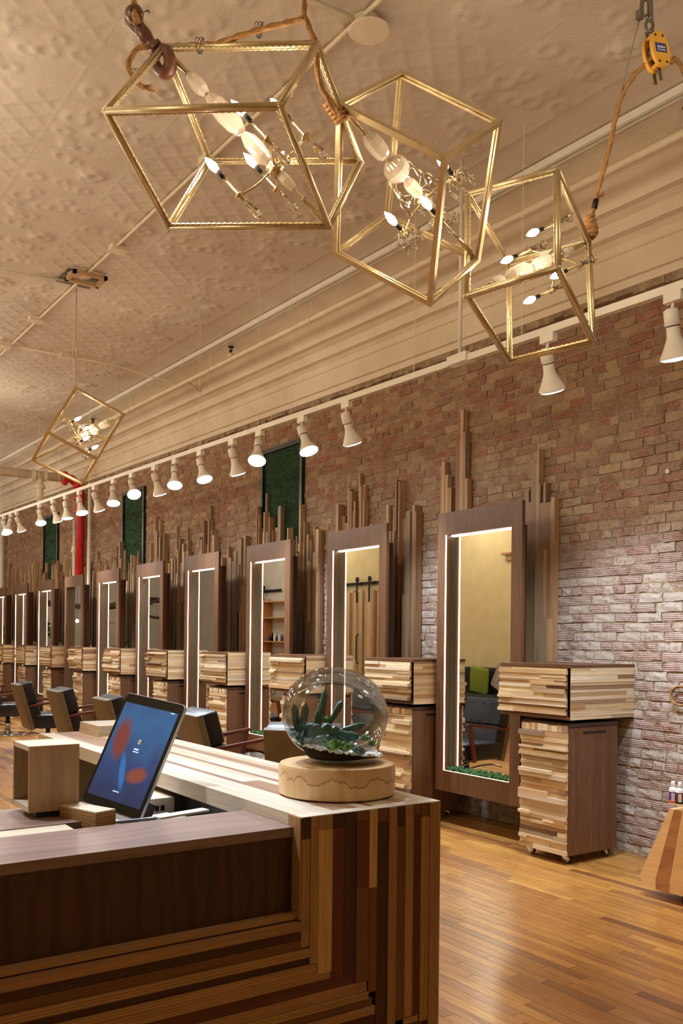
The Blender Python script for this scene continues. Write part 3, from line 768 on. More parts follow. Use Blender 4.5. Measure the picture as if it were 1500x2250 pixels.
def make_cabinet(k):
    r_ = random.Random(300+k*11); dy = k*PITCH; y0, y1 = BY0+dy, BY1+dy
    XB = 4.955 if k == 7 else 5.15
    t = thing('wall_cabinet', (4.8, (y0+y1)/2, BZ0), f'{so[k]} wall cabinet faced with stacked wood offcuts, walnut top', 'cabinet', 'wall cabinets of stacked wood')
    T = .022; mb = MB()
    mb.box((BX, y0, BZ1-T), (XB, y1, BZ1), long=1); mb.box((BX, y0+.006, BZ0), (XB, y1, BZ0+T), long=1)
    mb.box((BX, y1-T, BZ0+T), (XB, y1, BZ1-T), long=2); mb.box((BX, y0+.006, BZ0+T), (XB, y0+T, BZ1-T), long=2)
    mb.box((BX, y0+.006, BZ0+T), (BX+.02, y0+.028, BZ1-T), long=2); mb.box((XB-.02, y0+T, BZ0+T), (XB, y1-T, BZ1-T))
    mb.build('carcass', 'walnut', t)
    dr = MB().box((BX, y0+.03, BZ0+.025), (BX+.02, y1-T, BZ1-.024)).build('drawer_front', 'walnut', t)
    strips(dr, r_, 'x', y0+.034, y1-.006, BZ0+.03, BZ1-.028, BX, .006, .026, .009, .032, .25, .5, .014)
    sd = MB().box((BX+.002, y0+.002, BZ0), (XB, y0+.006, BZ1-.004)).build('side_panel', 'walnut', t)
    strips(sd, r_, 'y', BX+.004, XB, BZ0+.001, BZ1-.004, y0+.003, .002, .005, .014, .036, .05, .6)
    pts = [(BX+.03, y1-.02, BZ0), (BX+.03, y1-.02, BZ0-.03), (BX+.0, y1-.02, BZ0-.045), (BX-.02, y1-.02, BZ0-.03)]
    MB().tube(pts, .004, 6).build('hook', 'iron', t, True)
def make_trolley(k):
    r_ = random.Random(500+k*13); dy = k*PITCH
    x0, x1 = 4.515, (4.955 if k == 7 else 5.0); y0, y1 = 3.935+dy, 4.345+dy; z0, z1 = .062, .925
    t = thing('rolling_trolley', ((x0+x1)/2, (y0+y1)/2, 0), f'{so[k]} walnut trolley on casters with offcut-clad front', 'trolley', 'rolling trolleys under the wall cabinets')
    MB().box((x0, y0, z0), (x1, y1, z1-.03), long=2).build('carcass', 'walnut', t)
    MB().box((x0+.0, y0-.002, z1-.026), (x1+.002, y1, z1), long=0).build('top', 'walnut_dark', t)
    MB().box((x0+.14, y0-.004, z1-.072), (x0+.36, y0, z1-.058)).build('finger_slot', 'black', t)
    dr = MB().box((x0-.006, y0+.004, z0), (x0, y1, z1-.012)).build('drawer_front', 'walnut', t)
    strips(dr, r_, 'x', y0+.004, y1+.002, z0+.002, z1-.065, x0-.006, .003, .020, .011, .036, .25, .7, .006)
    y = y0+.004  # row of small end-grain blocks on top
    while y < y1:
        l = r_.uniform(.02, .05); d = r_.uniform(.004, .018)
        MB().box((x0-.006-d, y, z1-.062), (x0-.006, min(y+l, y1)-.001, z1-.014+r_.uniform(-.008, .0)), long=0).build('end_block', 'strip', dr); y += l
    for cx, cy in ((x0+.05, y0+.05), (x0+.05, y1-.05), (x1-.05, y0+.05), (x1-.05, y1-.05)):
        c = MB().lathe([(.012, 0), (.012, .012)], (cx, cy, .05), n=8).ball((cx, cy, .030), .028, 14, 8, (.8, 1, .95)).build('caster', 'rubber', t, True)
        MB().lathe([(.026, 0), (.030, .006), (.030, .012), (.022, .018)], (cx-.024, cy, .034), (1, 0, .25), n=14).build('hub_cap', 'chrome', c, True)
        MB().box((cx-.02, cy-.02, .058), (cx+.02, cy+.02, .062)).build('plate', 'chrome', c)
for k in range(NST): make_cabinet(k); make_trolley(k)

# hedge panels in black frames high on the wall
for i, (a, b_, z0, z1) in enumerate(PN):
    t = thing('hedge_panel', (5.16, (a+b_)/2, z0), ['large nearest green hedge panel in a black wall recess', 'middle green hedge panel behind the bright track lamp', 'farthest green hedge panel beside the red pipe'][i], 'wall panel', 'green hedge panels high on the wall')
    mb = MB()
    mb.box((5.115, a, z0), (5.158, a+.05, z1)); mb.box((5.115, b_-.05, z0), (5.158, b_, z1)); mb.box((5.115, a+.05, z1-.05), (5.158, b_-.05, z1)); mb.box((5.115, a+.05, z0), (5.158, b_-.05, z0+.05))
    mb.build('frame', 'black', t)
    MB().box((5.148, a+.05, z0+.05), (5.157, b_-.05, z1-.05)).build('backing', 'hedge', t)
    mb = MB(); r_ = random.Random(i+9); nb = 9000 if i == 0 else 1500
    for _ in range(nb):
        y = r_.uniform(a+.05, b_-.05); z = r_.uniform(z0+.05, z1-.05); x = 5.147-r_.random()*.026; s = r_.uniform(.006, .014) if i == 0 else .02
        d1 = V((r_.uniform(-1, .3), r_.uniform(-1, 1), r_.uniform(-1, 1))).normalized()*s; d2 = V((r_.uniform(-1, 1), r_.uniform(-1, 1), r_.uniform(-1, 1))).normalized()*s*.6
        c = V((x, y, z)); mb.add([tuple(c-d1), tuple(c+d2), tuple(c+d1)], [(0, 1, 2)], [[(0, 0), (1, 0), (1, 1)]])
    tag(mb.build('leaves', 'hedge', t), kind='stuff')

# ------------------------------------------------------------------ red riser and white pipes near the far hedge panels
RX = 5.045; RY = at(0, RX, 176, 1200).y
t = thing('red_riser_pipe', (RX, RY, 0), 'tall glossy red sprinkler riser pipe against the brick wall', 'pipe')
MB().tube([(RX, RY, 0), (RX, RY, 3.95), (RX-.04, RY, 4.1), (RX-.16, RY, 4.2), (RX-.30, RY, 4.2)], .075, 18).build('pipe', 'red_pipe', t, True)
for z in (3.62, 3.85): MB().lathe([(.10, 0), (.10, .05)], (RX-.03, RY, z), n=20).build('flange', 'red_pipe', t)
MB().lathe([(.12, 0), (.12, .06)], (RX-.25, RY, 4.2), (-1, 0, 0), n=20).build('flange', 'red_pipe', t)
MB().ball((RX-.06, RY, 4.1), .10, 14, 9).build('elbow', 'red_pipe', t, True)
t = thing('white_main_pipe', (3.5, RY, 4.2), 'thick white pipe crossing the room under the ceiling to the red riser', 'pipe')
MB().tube([(RX-.31, RY, 4.2), (1.0, RY, 4.2), (XL, RY, 4.2)], .075, 16).build('pipe', 'cream_paint', t, True)
for x in (4.45, 4.25): MB().tube([(x, RY, 4.2), (x-.05, RY, 4.2)], .10, 16).build('coupling', 'cream_paint', t)
MB().tube([(4.35, RY, 4.16), (4.35, RY, 3.78), (4.5, RY, 3.7)], .055, 12).build('drop_pipe', 'cream_paint', t, True)
MB().lathe([(.085, 0), (.085, .05)], (4.35, RY, 3.98), n=14).build('flange', 'cream_paint', t)
MB().lathe([(.07, 0), (.09, .03), (.07, .06)], (4.35, RY, 3.78), n=14).build('valve', 'cream_paint', t)
y = at(0, 5.08, 196, 1200).y
t = thing('white_down_pipe', (5.08, y, 0), 'thin white pipe on the brick right of the red riser', 'pipe')
MB().tube([(5.08, y, 0), (5.08, y, 4.1)], .032, 12).build('pipe', 'white_metal', t, True)
y = at(0, 5.08, 163, 1200).y
t = thing('white_down_pipe', (5.08, y, 0), 'white pipe with a collar on the brick left of the red riser', 'pipe')
MB().tube([(5.08, y, 0), (5.08, y, 3.55)], .028, 12).build('pipe', 'white_metal', t, True)
MB().lathe([(.035, 0), (.055, .04), (.035, .14)], (5.08, y, 2.95), n=14).build('collar', 'white_metal', t)
y = at(0, 5.06, 4, 1200).y
t = thing('white_down_pipe', (5.06, y, 0), 'white vertical pipe at the far left picture edge', 'pipe')
MB().tube([(5.06, y, 0), (5.06, y, 4.1)], .05, 12).build('pipe', 'white_metal', t, True)
#@@PART2
def P(x, y, d): return CAM + ray(x, y)*d
def rbox(name, mat, parent, c, size, r=.01, rot=None, seg=2, label=None, taper=None):
    """rounded cushion or board with bevelled edges, size along local axes, centre c (world)"""
    import bmesh
    bm = bmesh.new(); bmesh.ops.create_cube(bm, size=1.0)
    for v in bm.verts:
        v.co.x *= size[0]; v.co.y *= size[1]; v.co.z *= size[2]
        if taper: taper(v.co)
    bmesh.ops.bevel(bm, geom=bm.edges[:], offset=r, segments=seg, profile=.6, affect='EDGES')
    uv = bm.loops.layers.uv.new('UVMap'); la = max(range(3), key=lambda a: size[a])
    for f in bm.faces:
        nn = max(range(3), key=lambda a: abs(f.normal[a])); ax = [a for a in range(3) if a != nn]
        if la in ax: ax = [la]+[a for a in ax if a != la]
        for l in f.loops: l[uv].uv = (l.vert.co[ax[0]], l.vert.co[ax[1]])
    c = V(c)
    o = V((0, 0, 0)); p = parent
    while p is not None: o -= p.location; p = p.parent
    for v in bm.verts: v.co = (rot@v.co if rot is not None else v.co) + c + o
    me = bpy.data.meshes.new(name); bm.to_mesh(me); bm.free(); me.shade_smooth(); me.materials.append(M[mat])
    try: me.set_sharp_from_angle(angle=math.radians(35))
    except Exception: pass
    ob = bpy.data.objects.new(name, me); sc.collection.objects.link(ob); ob.parent = parent
    if label: ob['label'] = label
    return ob
def interp(pts, n):
    """smooth curve through points (Catmull-Rom)"""
    pts = [V(p) for p in pts]; q = [pts[0]*2-pts[1]]+pts+[pts[-1]*2-pts[-2]]; out = []
    for i in range(1, len(q)-2):
        for k in range(n):
            t = k/n; a, b_, c, d = q[i-1], q[i], q[i+1], q[i+2]
            out.append(.5*((2*b_)+(c-a)*t+(2*a-5*b_+4*c-d)*t*t+(3*b_-a-3*c+d)*t**3))
    out.append(pts[-1]); return out
def resample(pts, step):
    out = [pts[0]]; acc = 0
    for a, b_ in zip(pts, pts[1:]):
        l = (b_-a).length; n = max(1, int(l/step))
        for k in range(1, n+1): out.append(a+(b_-a)*(k/n))
    return out
def rope(mb, pts, r, n=9, pitch=None, smooth=6):
    p = resample(interp(pts, smooth), r*.7); return mb.tube(p, r, n, lobes=3, pitch=pitch or r*7, amp=.24)

# ------------------------------------------------------------------ cube pendants
CUBES = [
 [[1.038, 2.948, 3.234], [1.429, 2.447, 3.144], [1.766, 2.672, 2.936], [1.372, 3.174, 3.014], [1.284, 3.044, 3.597], [1.641, 2.567, 3.487], [1.985, 2.786, 3.287], [1.591, 3.288, 3.382]],
 [[2.128, 2.723, 3.644], [2.336, 2.402, 3.377], [2.039, 2.359, 3.128], [1.821, 2.688, 3.398], [2.357, 3.103, 3.305], [2.58, 2.771, 3.055], [2.288, 2.725, 2.796], [2.06, 3.06, 3.053]],
 [[2.59, 2.849, 3.367], [2.749, 2.486, 3.365], [2.659, 2.395, 2.915], [2.505, 2.754, 2.882], [3.013, 3.028, 3.238], [3.161, 2.672, 3.246], [3.083, 2.573, 2.76], [2.932, 2.931, 2.733]],
 [[2.312, 7.957, 3.262], [2.731, 7.873, 3.063], [2.76, 8.366, 2.912], [2.324, 8.462, 3.102], [2.588, 8.057, 3.719], [3.012, 7.97, 3.525], [3.027, 8.471, 3.381], [2.615, 8.551, 3.572]]]
EDGES = [(0, 1), (1, 2), (2, 3), (3, 0), (4, 5), (5, 6), (6, 7), (7, 4), (0, 4), (1, 5), (2, 6), (3, 7)]
def make_frame(t, vs, r, style):
    vs = [V(v) for v in vs]; cen = sum(vs, V())/8
    for a, b_ in EDGES:
        p, q = vs[a], vs[b_]; d = (q-p).normalized(); ctr = (p+q)/2
        others = [vs[x if y == e else y]-vs[e] for e in (a, ) for x, y in EDGES if e in (x, y) and (x, y) != (a, b_) and (y, x) != (a, b_)]
        n1, n2 = [o.normalized() for o in others[:2]]
        if style == 'round':
            bar = MB().tube([p-d*r*.6, q+d*r*.6], r, 12).build('bar', 'gold', t, True)
            for nn in (n1, n2):
                off = nn*(r+.0028); pts = resample([p+off, q+off], .0036)
                MB().tube(pts, .0042, 6, lobes=2, pitch=.022, amp=.38).build('twisted_trim', 'gold', bar, True)
        else:
            bar = MB().beam(p-d*r, q+d*r, 2*r, 2*r, n1).build('bar', 'gold', t)
            for nn in (n1, n2):
                off = nn*(r+.001)
                MB().tube([p+off, q+off], .0022, 6).build('bead_trim', 'brass', bar, True)
def crystal_drop(mb, p, d, s=1.0, n=8):
    return mb.lathe([(.002*s, 0), (.006*s, .006*s), (.007*s, .012*s), (.014*s, .045*s), (.016*s, .055*s), (.012*s, .066*s), (.001*s, .074*s)], p, d, n)
def bulb_mb(p, d, s=1.0):
    return MB().lathe([(.008*s, 0), (.013*s, .012*s), (.0155*s, .028*s), (.012*s, .046*s), (.006*s, .06*s), (.001*s, .07*s)], p, d, 12)
def chandelier(t, A, B, hub_t, r, ph, up, lb, style, energy, lift=0.0, narms=4):
    A, B = V(A), V(B); ax = (B-A); Ln = ax.length; ax.normalize(); upv = ax*up
    e1 = ax.cross(V((0, 0, 1))).normalized(); e2 = ax.cross(e1)
    hub = A+ax*(Ln*hub_t)
    MB().tube([A+ax*.02, B-ax*.02], .0045, 8).build('centre_rod', 'brass', t, True)
    for s_, P0, dd in ((1, A, ax), (-1, B, -ax)):
        MB().lathe([(.005, .03), (.009, .05), (.011, .09), (.007, .13), (.012, .135)], P0, dd, n=12).build('sleeve', 'brass', t, True)
    far_end = A if up < 0 else B                      # the long glass baluster runs towards the lit end
    tot = (hub-far_end).length-.10; h = .028; 
    segs = [(.34, .030), (.42, .036), (.24, .026)] if style != 'cup' else [(.3, .026), (.3, .05), (.4, .034)]
    pos = .02
    for fr, rad in segs:
        l = (tot-.06)*fr
        MB().lathe([(.006, pos), (rad*.55, pos+.004), (rad*.9, pos+l*.2), (rad, pos+l*.5), (rad*.92, pos+l*.75), (rad*.5, pos+l-.008), (.006, pos+l-.002)], hub, upv, n=10).build('glass_bead', 'bead', t)
        pos += l+.004
    MB().lathe([(.006, -.03), (.03, -.025), (.034, -.01), (.022, 0), (.03, .012), (.012, .022)], hub, upv, n=16).build('hub', 'brass', t, True)
    MB().lathe([(.006, .03), (.017, .036), (.021, .07), (.013, .11), (.004, .115)], hub, -upv, n=8).build('glass_bead', 'bead', t)
    for k in range(narms):
        a = ph+2*math.pi*k/4; rd = e1*math.cos(a)+e2*math.sin(a); end = hub+ax*lift+rd*r
        arm = MB().tube(interp([hub, hub+rd*r*.5-upv*.006, end], 4), .0042, 8).build('arm', 'brass', t, True)
        MB().lathe([(.004, -.022), (.012, -.016), (.008, -.008), (.017, 0), (.017, .005), (.006, .01), (.005, max(lb-.07, .02))], end, upv, n=12).build('candle_stem', 'brass', arm, True)
        hb = max(lb-.065, .018)
        MB().lathe([(.0085, 0), (.0085, .03)], end+upv*hb, upv, n=10).build('socket', 'iron', arm, True)
        bp = end+upv*(hb+.03)
        bulb_mb(bp, upv).build('bulb', 'bulb', arm, True)
        light('POINT', 'bulb_light', bp+upv*.03, energy, COL_WARM, shadow_soft_size=.018)
        if style == 'drops':
            crystal_drop(MB(), end-upv*.022, -upv, 1.2).build('crystal_drop', 'crystal', arm)
        else:
            ne = 7; w_ = MB(); c_ = MB()
            for j in range(ne):
                b2 = 2*math.pi*j/ne; s_ = (e1*math.cos(b2)+e2*math.sin(b2))
                q = [end, end+s_*.025+upv*.016, end+s_*.045+upv*.008, end+s_*.05-upv*.01]
                w_.tube(interp(q, 3), .0016, 5)
                MB().lathe([(.001, 0), (.004, .006), (.004, .012), (.0095, .034), (.009, .042), (.001, .052)], q[-1], -upv, 7).build('crystal_drop', 'crystal', arm)
            w_.build('wire_hoops', 'brass', arm, True)
    if style == 'cup':
        for j in range(8):
            b2 = 2*math.pi*j/8; s_ = (e1*math.cos(b2)+e2*math.sin(b2)); h0 = hub+upv*(.05 if j % 2 else .12)
            q = [h0+s_*.02, h0+s_*.05+upv*.025, h0+s_*.075+upv*.01, h0+s_*.078-upv*.015]
            MB().tube(interp(q, 3), .0022, 5).build('hoop', 'brass', t, True)
            crystal_drop(MB(), q[-1], -upv, .8, 7).build('crystal_drop', 'crystal', t)
mB, nt, b = newmat('cut_glass_bead'); b.inputs['Base Color'].default_value = lin((255, 244, 224)); b.inputs['Transmission Weight'].default_value = .55
b.inputs['Roughness'].default_value = .12; M['bead'] = mB
spec = [('round', 4, 2, .672, .159, 1.533, -1, .156, 'drops', 'large round-bar gold cube lamp at left, hung by the wooden hook', -.006),
        ('square', 3, 5, .577, .138, .831+math.pi, -1, .09, 'cup', 'middle square-bar gold cube lamp with many small crystal drops', .037),
        ('round', 5, 3, .293, .143, -.583, 1, .145, 'drops', 'right-hand gold cube lamp tied to the rope from the yellow pulley', .008),
        ('square', 3, 5, .5, .15, .6, 1, .09, 'cup', 'small distant gold cube lamp hung on a thin cable at left', 0)]
for i, (st_, a, b_, ht, r_, ph, up, lb, sty, lab, lift) in enumerate(spec):
    vs = CUBES[i]; cen = sum((V(v) for v in vs), V())/8
    t = thing('cube_pendant', cen, lab, 'pendant lamp', 'gold cube pendants'); make_frame(t, vs, .0115 if st_ == 'round' else .0105, st_)
    if i == 3: 
        for c_ in list(t.children): pass
    chandelier(t, vs[a], vs[b_], ht, r_, ph, up, lb, sty, E_BULB if i < 3 else E_BULB*1.6, lift)
    if i == 3:
        T = V(vs[4]); top = V((T.x, T.y, ceil_z(T.y)-.03))
        MB().tube([T, top], .003, 6).build('cable', 'brass', t, True)
        MB().tube(interp([T+V((0, 0, .0)), T+V((-.03, 0, .35)), T+V((.012, 0, .6)), top], 6), .0022, 5).build('flex', 'white_metal', t, True)

# ------------------------------------------------------------------ ropes, hook and pulley
c1 = [V(v) for v in CUBES[0]]; c3 = [V(v) for v in CUBES[2]]; dF = (c1[4]-CAM).dot(FW); dE = (c1[5]-CAM).dot(FW)
t = thing('wooden_hook', c1[4], 'gnarled brown wooden hook gripping the corner of the large left cube lamp', 'hook')
pts = interp([P(292, 22, dF), P(300, 44, dF), P(316, 76, dF), P(334, 98, dF), P(346, 106, dF)], 7)
rr = [.024+.010*math.sin(k*.55) *.4 + (.006 if k < 8 else 0) - (.004 if k > 30 else 0) for k in range(len(pts))]
MB().tube(pts, rr, 14).build('hook_body', 'knot_wood', t, True)
ring = [P(357+17*math.cos(a)-4*math.sin(a), 133-27*math.sin(a), dF-.022*math.cos(a)) for a in [2*math.pi*j/28 for j in range(28)]]
MB().tube(ring, [.0205+.004*math.cos(a-5.4) for a in [2*math.pi*j/28 for j in range(28)]], 12, closed=True).build('hook_ring', 'knot_wood', t, True)
MB().tube(interp([P(288, 34, dF+.01), P(284, 46, dF+.02), P(294, 62, dF+.02), P(312, 78, dF+.01)], 5), [.016]*16, 12).build('side_fork', 'knot_wood', t, True)
MB().ball(P(308, 30, dF-.012), .014, 10, 7).build('knot', 'knot_wood', t, True)
MB().tube(interp([P(318, 26, dF-.01), P(326, 23, dF-.02), P(328, 29, dF-.02)], 4), .002, 5).build('wire_pin', 'iron', t, True)
def one(name, mb, mat, label, cat, smooth=True, group=None):
    o = mb.build(name, mat, None, smooth); cpt = sum((V(v.co) for v in o.data.vertices), V())/len(o.data.vertices)
    for v in o.data.vertices: v.co -= cpt
    o.location = cpt; return tag(o, label, cat, group)
top = P(294, 0, dF)
one('hanging_rope', rope(MB(), [V((top.x, top.y, ceil_z(top.y)))] + [top+V((0, 0, .4)), top, P(296, 30, dF-.03), P(302, 52, dF-.03)], .011), 'rope', 'thick rope rising from the wooden hook at the top left', 'rope', group='manila ropes holding the cube lamps')
top = P(668, 0, dE)
o = one('hanging_rope', rope(MB(), [V((top.x, top.y, ceil_z(top.y))), top+V((0, 0, .4)), top, P(673, 45, dE), P(692, 92, dE), P(697, 150, dE+.03), P(706, 190, dE+.06), P(726, 226, dE+.10), P(741, 254, dE+.15)], .009), 'rope', 'rope dropping past the right corner of the left cube lamp to the middle cube', 'rope', group='manila ropes holding the cube lamps')
one('hanging_rope', rope(MB(), [P(670, 38, dE), P(640, 48, dE+.02), P(590, 60, dE+.05), P(530, 78, dE+.08), P(470, 97, dE+.12), P(410, 100, dE+.16), P(372, 101, dF)], .009), 'rope', 'slack rope running along the top bar of the left cube lamp', 'rope', group='manila ropes holding the cube lamps')
o = one('hanging_rope', rope(MB(), [P(340, 104, dF), P(318, 102, dF-.02), P(298, 112, dF-.03), P(284, 134, dF-.03), P(284, 152, dF-.03), P(292, 170, dF-.02), P(303, 182, dF-.02), P(316, 192, dF-.03)], .009), 'rope', 'short looped rope tail with frayed end left of the wooden hook', 'rope', group='manila ropes holding the cube lamps')
mb = MB()
for k in range(26):
    a = P(314, 190, dF-.03); d = V((random.uniform(-1, 1), random.uniform(-1, 1), random.uniform(-1, 1)))*.012
    mb.tube([a, a+(P(324, 194, dF-.03)-a)*.6+d*.5, a+(P(334, 196, dF-.03)-a)+d], .0012, 4)
mb.build('frayed_end', 'rope', o)
# rope lashing joining the left and middle cube
S = V(CUBES[1][3]); dS = (S-CAM).dot(FW); mb = MB()
for k in range(5):
    cpx = 728+k*6; cpy = 226+k*9
    c = P(cpx, cpy, dS-.0); pts = [c+RT*(.022*math.cos(a))+UP*(.010*math.sin(a)+.012*math.cos(a))+FW*(.024*math.sin(a)) for a in [2*math.pi*j/18 for j in range(18)]]
    mb.tube(resample(pts+[pts[0]], .006), .0085, 8, lobes=3, pitch=.06, amp=.24)
one('rope_lashing', mb, 'rope', 'rope wrapped round the corner where left and middle cube lamps meet', 'rope')
mb = MB()
for (x, y) in ((437, 100), (567, 66), (296, 168)):
    c = P(x, y, dE+.12 if x > 400 else dF)
    for k in range(3):
        pts = [c+RT*(.010*math.sin(a*1+k)+.004*k)+UP*(.026*math.cos(a))+FW*(.022*math.sin(a)) for a in [2*math.pi*j/12 for j in range(13)]]
        mb.tube(pts, .0012, 4)
one('wire_ties', mb, 'iron', 'dark twisted wire ties on the ropes of the left cube lamp', 'wire')
g = c3[5]; dg = (g-CAM).dot(FW); dp = dg-.28
pa = P(1426, 132, dp)
o = one('pulley_rope', rope(MB(), [g+V((0, 0, .0)), P(1299, 480, dg), P(1310, 430, dg-.02), P(1336, 335, dg-.08), P(1368, 205, dg-.18), pa, P(1452, 124, dp-.005), P(1476, 136, dp+.01), P(1500, 153, dp+.03), V((3.8, 2.3, 3.52)), V((5.12, 1.9, 3.0))], .0095, smooth=5), 'rope', 'long rope running from the right cube lamp over the yellow pulley', 'rope')
mb = MB()
for k in range(7):
    c = P(1296-k*.4+(k % 2)*3, 500-k*7+20, dg); R_ = .022 if k < 4 else .017
    pts = [c+RT*(R_*math.cos(a))+FW*(R_*math.sin(a))+UP*(.006*math.cos(a+k)) for a in [2*math.pi*j/16 for j in range(16)]]
    mb.tube(resample(pts+[pts[0]], .006), .009, 8, lobes=3, pitch=.06, amp=.25)
mb.build('knot', 'rope', o, True)
MB().tube([P(1305, 458, dg-.01), P(1309, 438, dg-.015)], .013, 10).build('black_tape', 'iron', o, True)
mb = MB()
for k in range(22):
    a = P(1309, 440, dg-.02); d = V((random.uniform(-1, 1), random.uniform(-1, 1), random.uniform(-1, 1)))*.01
    mb.tube([a, P(1314, 434, dg-.02)+d*.4, P(1322, 427, dg-.02)+d], .0012, 4)
mb.build('frayed_end', 'rope', o)
MB().box(tuple(P(1304, 498, dg)-V((.012, .012, .02))), tuple(P(1304, 498, dg)+V((.012, .012, .02)))).build('cable_clamp', 'chrome', o)
# pulley block
t = thing('pulley_block', P(1438, 115, dp), 'yellow rope pulley block with blue label hanging from a steel hook', 'pulley')
ud = (UP*.985-RT*.17).normalized(); nn = (RT*.42-FW*.9).normalized(); nn = (nn-ud*nn.dot(ud)).normalized(); rd = ud.cross(nn).normalized()
pc = P(1441, 116, dp)
def cheek(c, wd, ht, th, nm, mat, par):
    poly = [c+rd*(wd*math.copysign(abs(math.cos(a))**.85, math.cos(a)))+ud*(ht*math.copysign(abs(math.sin(a))**.85, math.sin(a))) for a in [2*math.pi*j/28 for j in range(28)]]
    return MB().prism(poly, nn*th).build(nm, mat, par)
front = cheek(pc+nn*.014, .047, .074, .014, 'cheek', 'yellow', t); cheek(pc-nn*.030, .047, .074, .014, 'cheek', 'yellow', t)
MB().lathe([(.012, -.013), (.036, -.012), (.030, 0), (.036, .012), (.012, .013)], pc-nn*.003, nn, 20).build('sheave', 'steel', t, True)
for s_ in (-1, 1): MB().beam(pc+ud*.06*s_-nn*.016-rd*0, pc+ud*.06*s_+nn*.014, .05, .012, ud).build('spacer', 'yellow', t)
for off in (-.030, -.002+.002):
    MB().beam(pc-ud*.115+nn*(off-.0), pc+ud*.105+nn*(off), .018, .004, nn).build('strap', 'steel', t)
lb_ = MB().hexa([pc+nn*(.0282+.0012*(1 if i & 4 else 0))+rd*(.030 if i & 1 else -.030)+ud*(.022 if i & 2 else -.016) for i in range(8)], 0).build('label', 'blue', front)
def glyph_row(c, w_, h_, n, mat, par, nm='lettering'):
    mb = MB(); 
    for i in range(n):
        x = -w_/2+w_*(i+.15)/n
        mb.hexa([c+nn*(.0008 if j & 4 else 0)+rd*(x+(w_/n*.7 if j & 1 else 0))+ud*((h_/2) if j & 2 else -h_/2) for j in range(8)], 0)
        if i % 2 == 0: mb.hexa([c+nn*(.0008 if j & 4 else 0)+rd*(x+(w_/n*.7 if j & 1 else 0))+ud*((h_*.9) if j & 2 else h_*.65) for j in range(8)], 0)
    return mb.build(nm, mat, par)
glyph_row(pc+nn*.0295+ud*.004, .044, .007, 4, 'paper', lb_); glyph_row(pc+nn*.0295-ud*.008, .046, .004, 6, 'paper', lb_)
for a, b_ in ((-.02, .055), (.02, .055), (-.02, -.055), (.02, -.055)):
    MB().lathe([(.005, 0), (.005, .002)], pc+nn*.028+rd*a+ud*b_, nn, 10).build('rivet', 'iron', front)
# shackle and hook above
hk = thing('steel_hook', P(1420, 20, dp), 'grey steel snap hook and eye above the yellow pulley', 'hook')
MB().tube([P(1427+8*math.cos(a)-1, 57+13*math.sin(a), dp) for a in [2*math.pi*j/16 for j in range(16)]], .007, 8, closed=True).build('eye', 'steel', hk, True)
MB().tube(interp([P(1428, 44, dp), P(1428, 20, dp), P(1427, 4, dp), P(1420, -4, dp), P(1411, 2, dp), P(1409, 18, dp), P(1410, 30, dp)], 5), [.012]*20+[.009]*11, 10).build('hook_body', 'steel', hk, True)
MB().tube([P(1417, 33, dp), P(1423, 42, dp)], .007, 8).build('latch', 'steel', hk, True)
tp_ = P(1424, -4, dp); MB().tube([tp_, V((tp_.x, tp_.y, ceil_z(tp_.y)))], .006, 8).build('chain_rod', 'steel', hk, True)
o = one('steel_cable', MB().tube(interp([P(1411, 6, dp-.01), P(1406, 30, dp-.015), P(1400, 60, dp-.02), P(1382, 130, dp+.04), P(1366, 200, dg-.19)], 5), .0028, 6), 'steel', 'thin steel safety cable from the hook down to the rope', 'cable')
MB().box(tuple(P(1405, 33, dp-.02)-V((.012, .012, .018))), tuple(P(1405, 33, dp-.02)+V((.012, .012, .018)))).build('cable_clamp', 'steel', o)

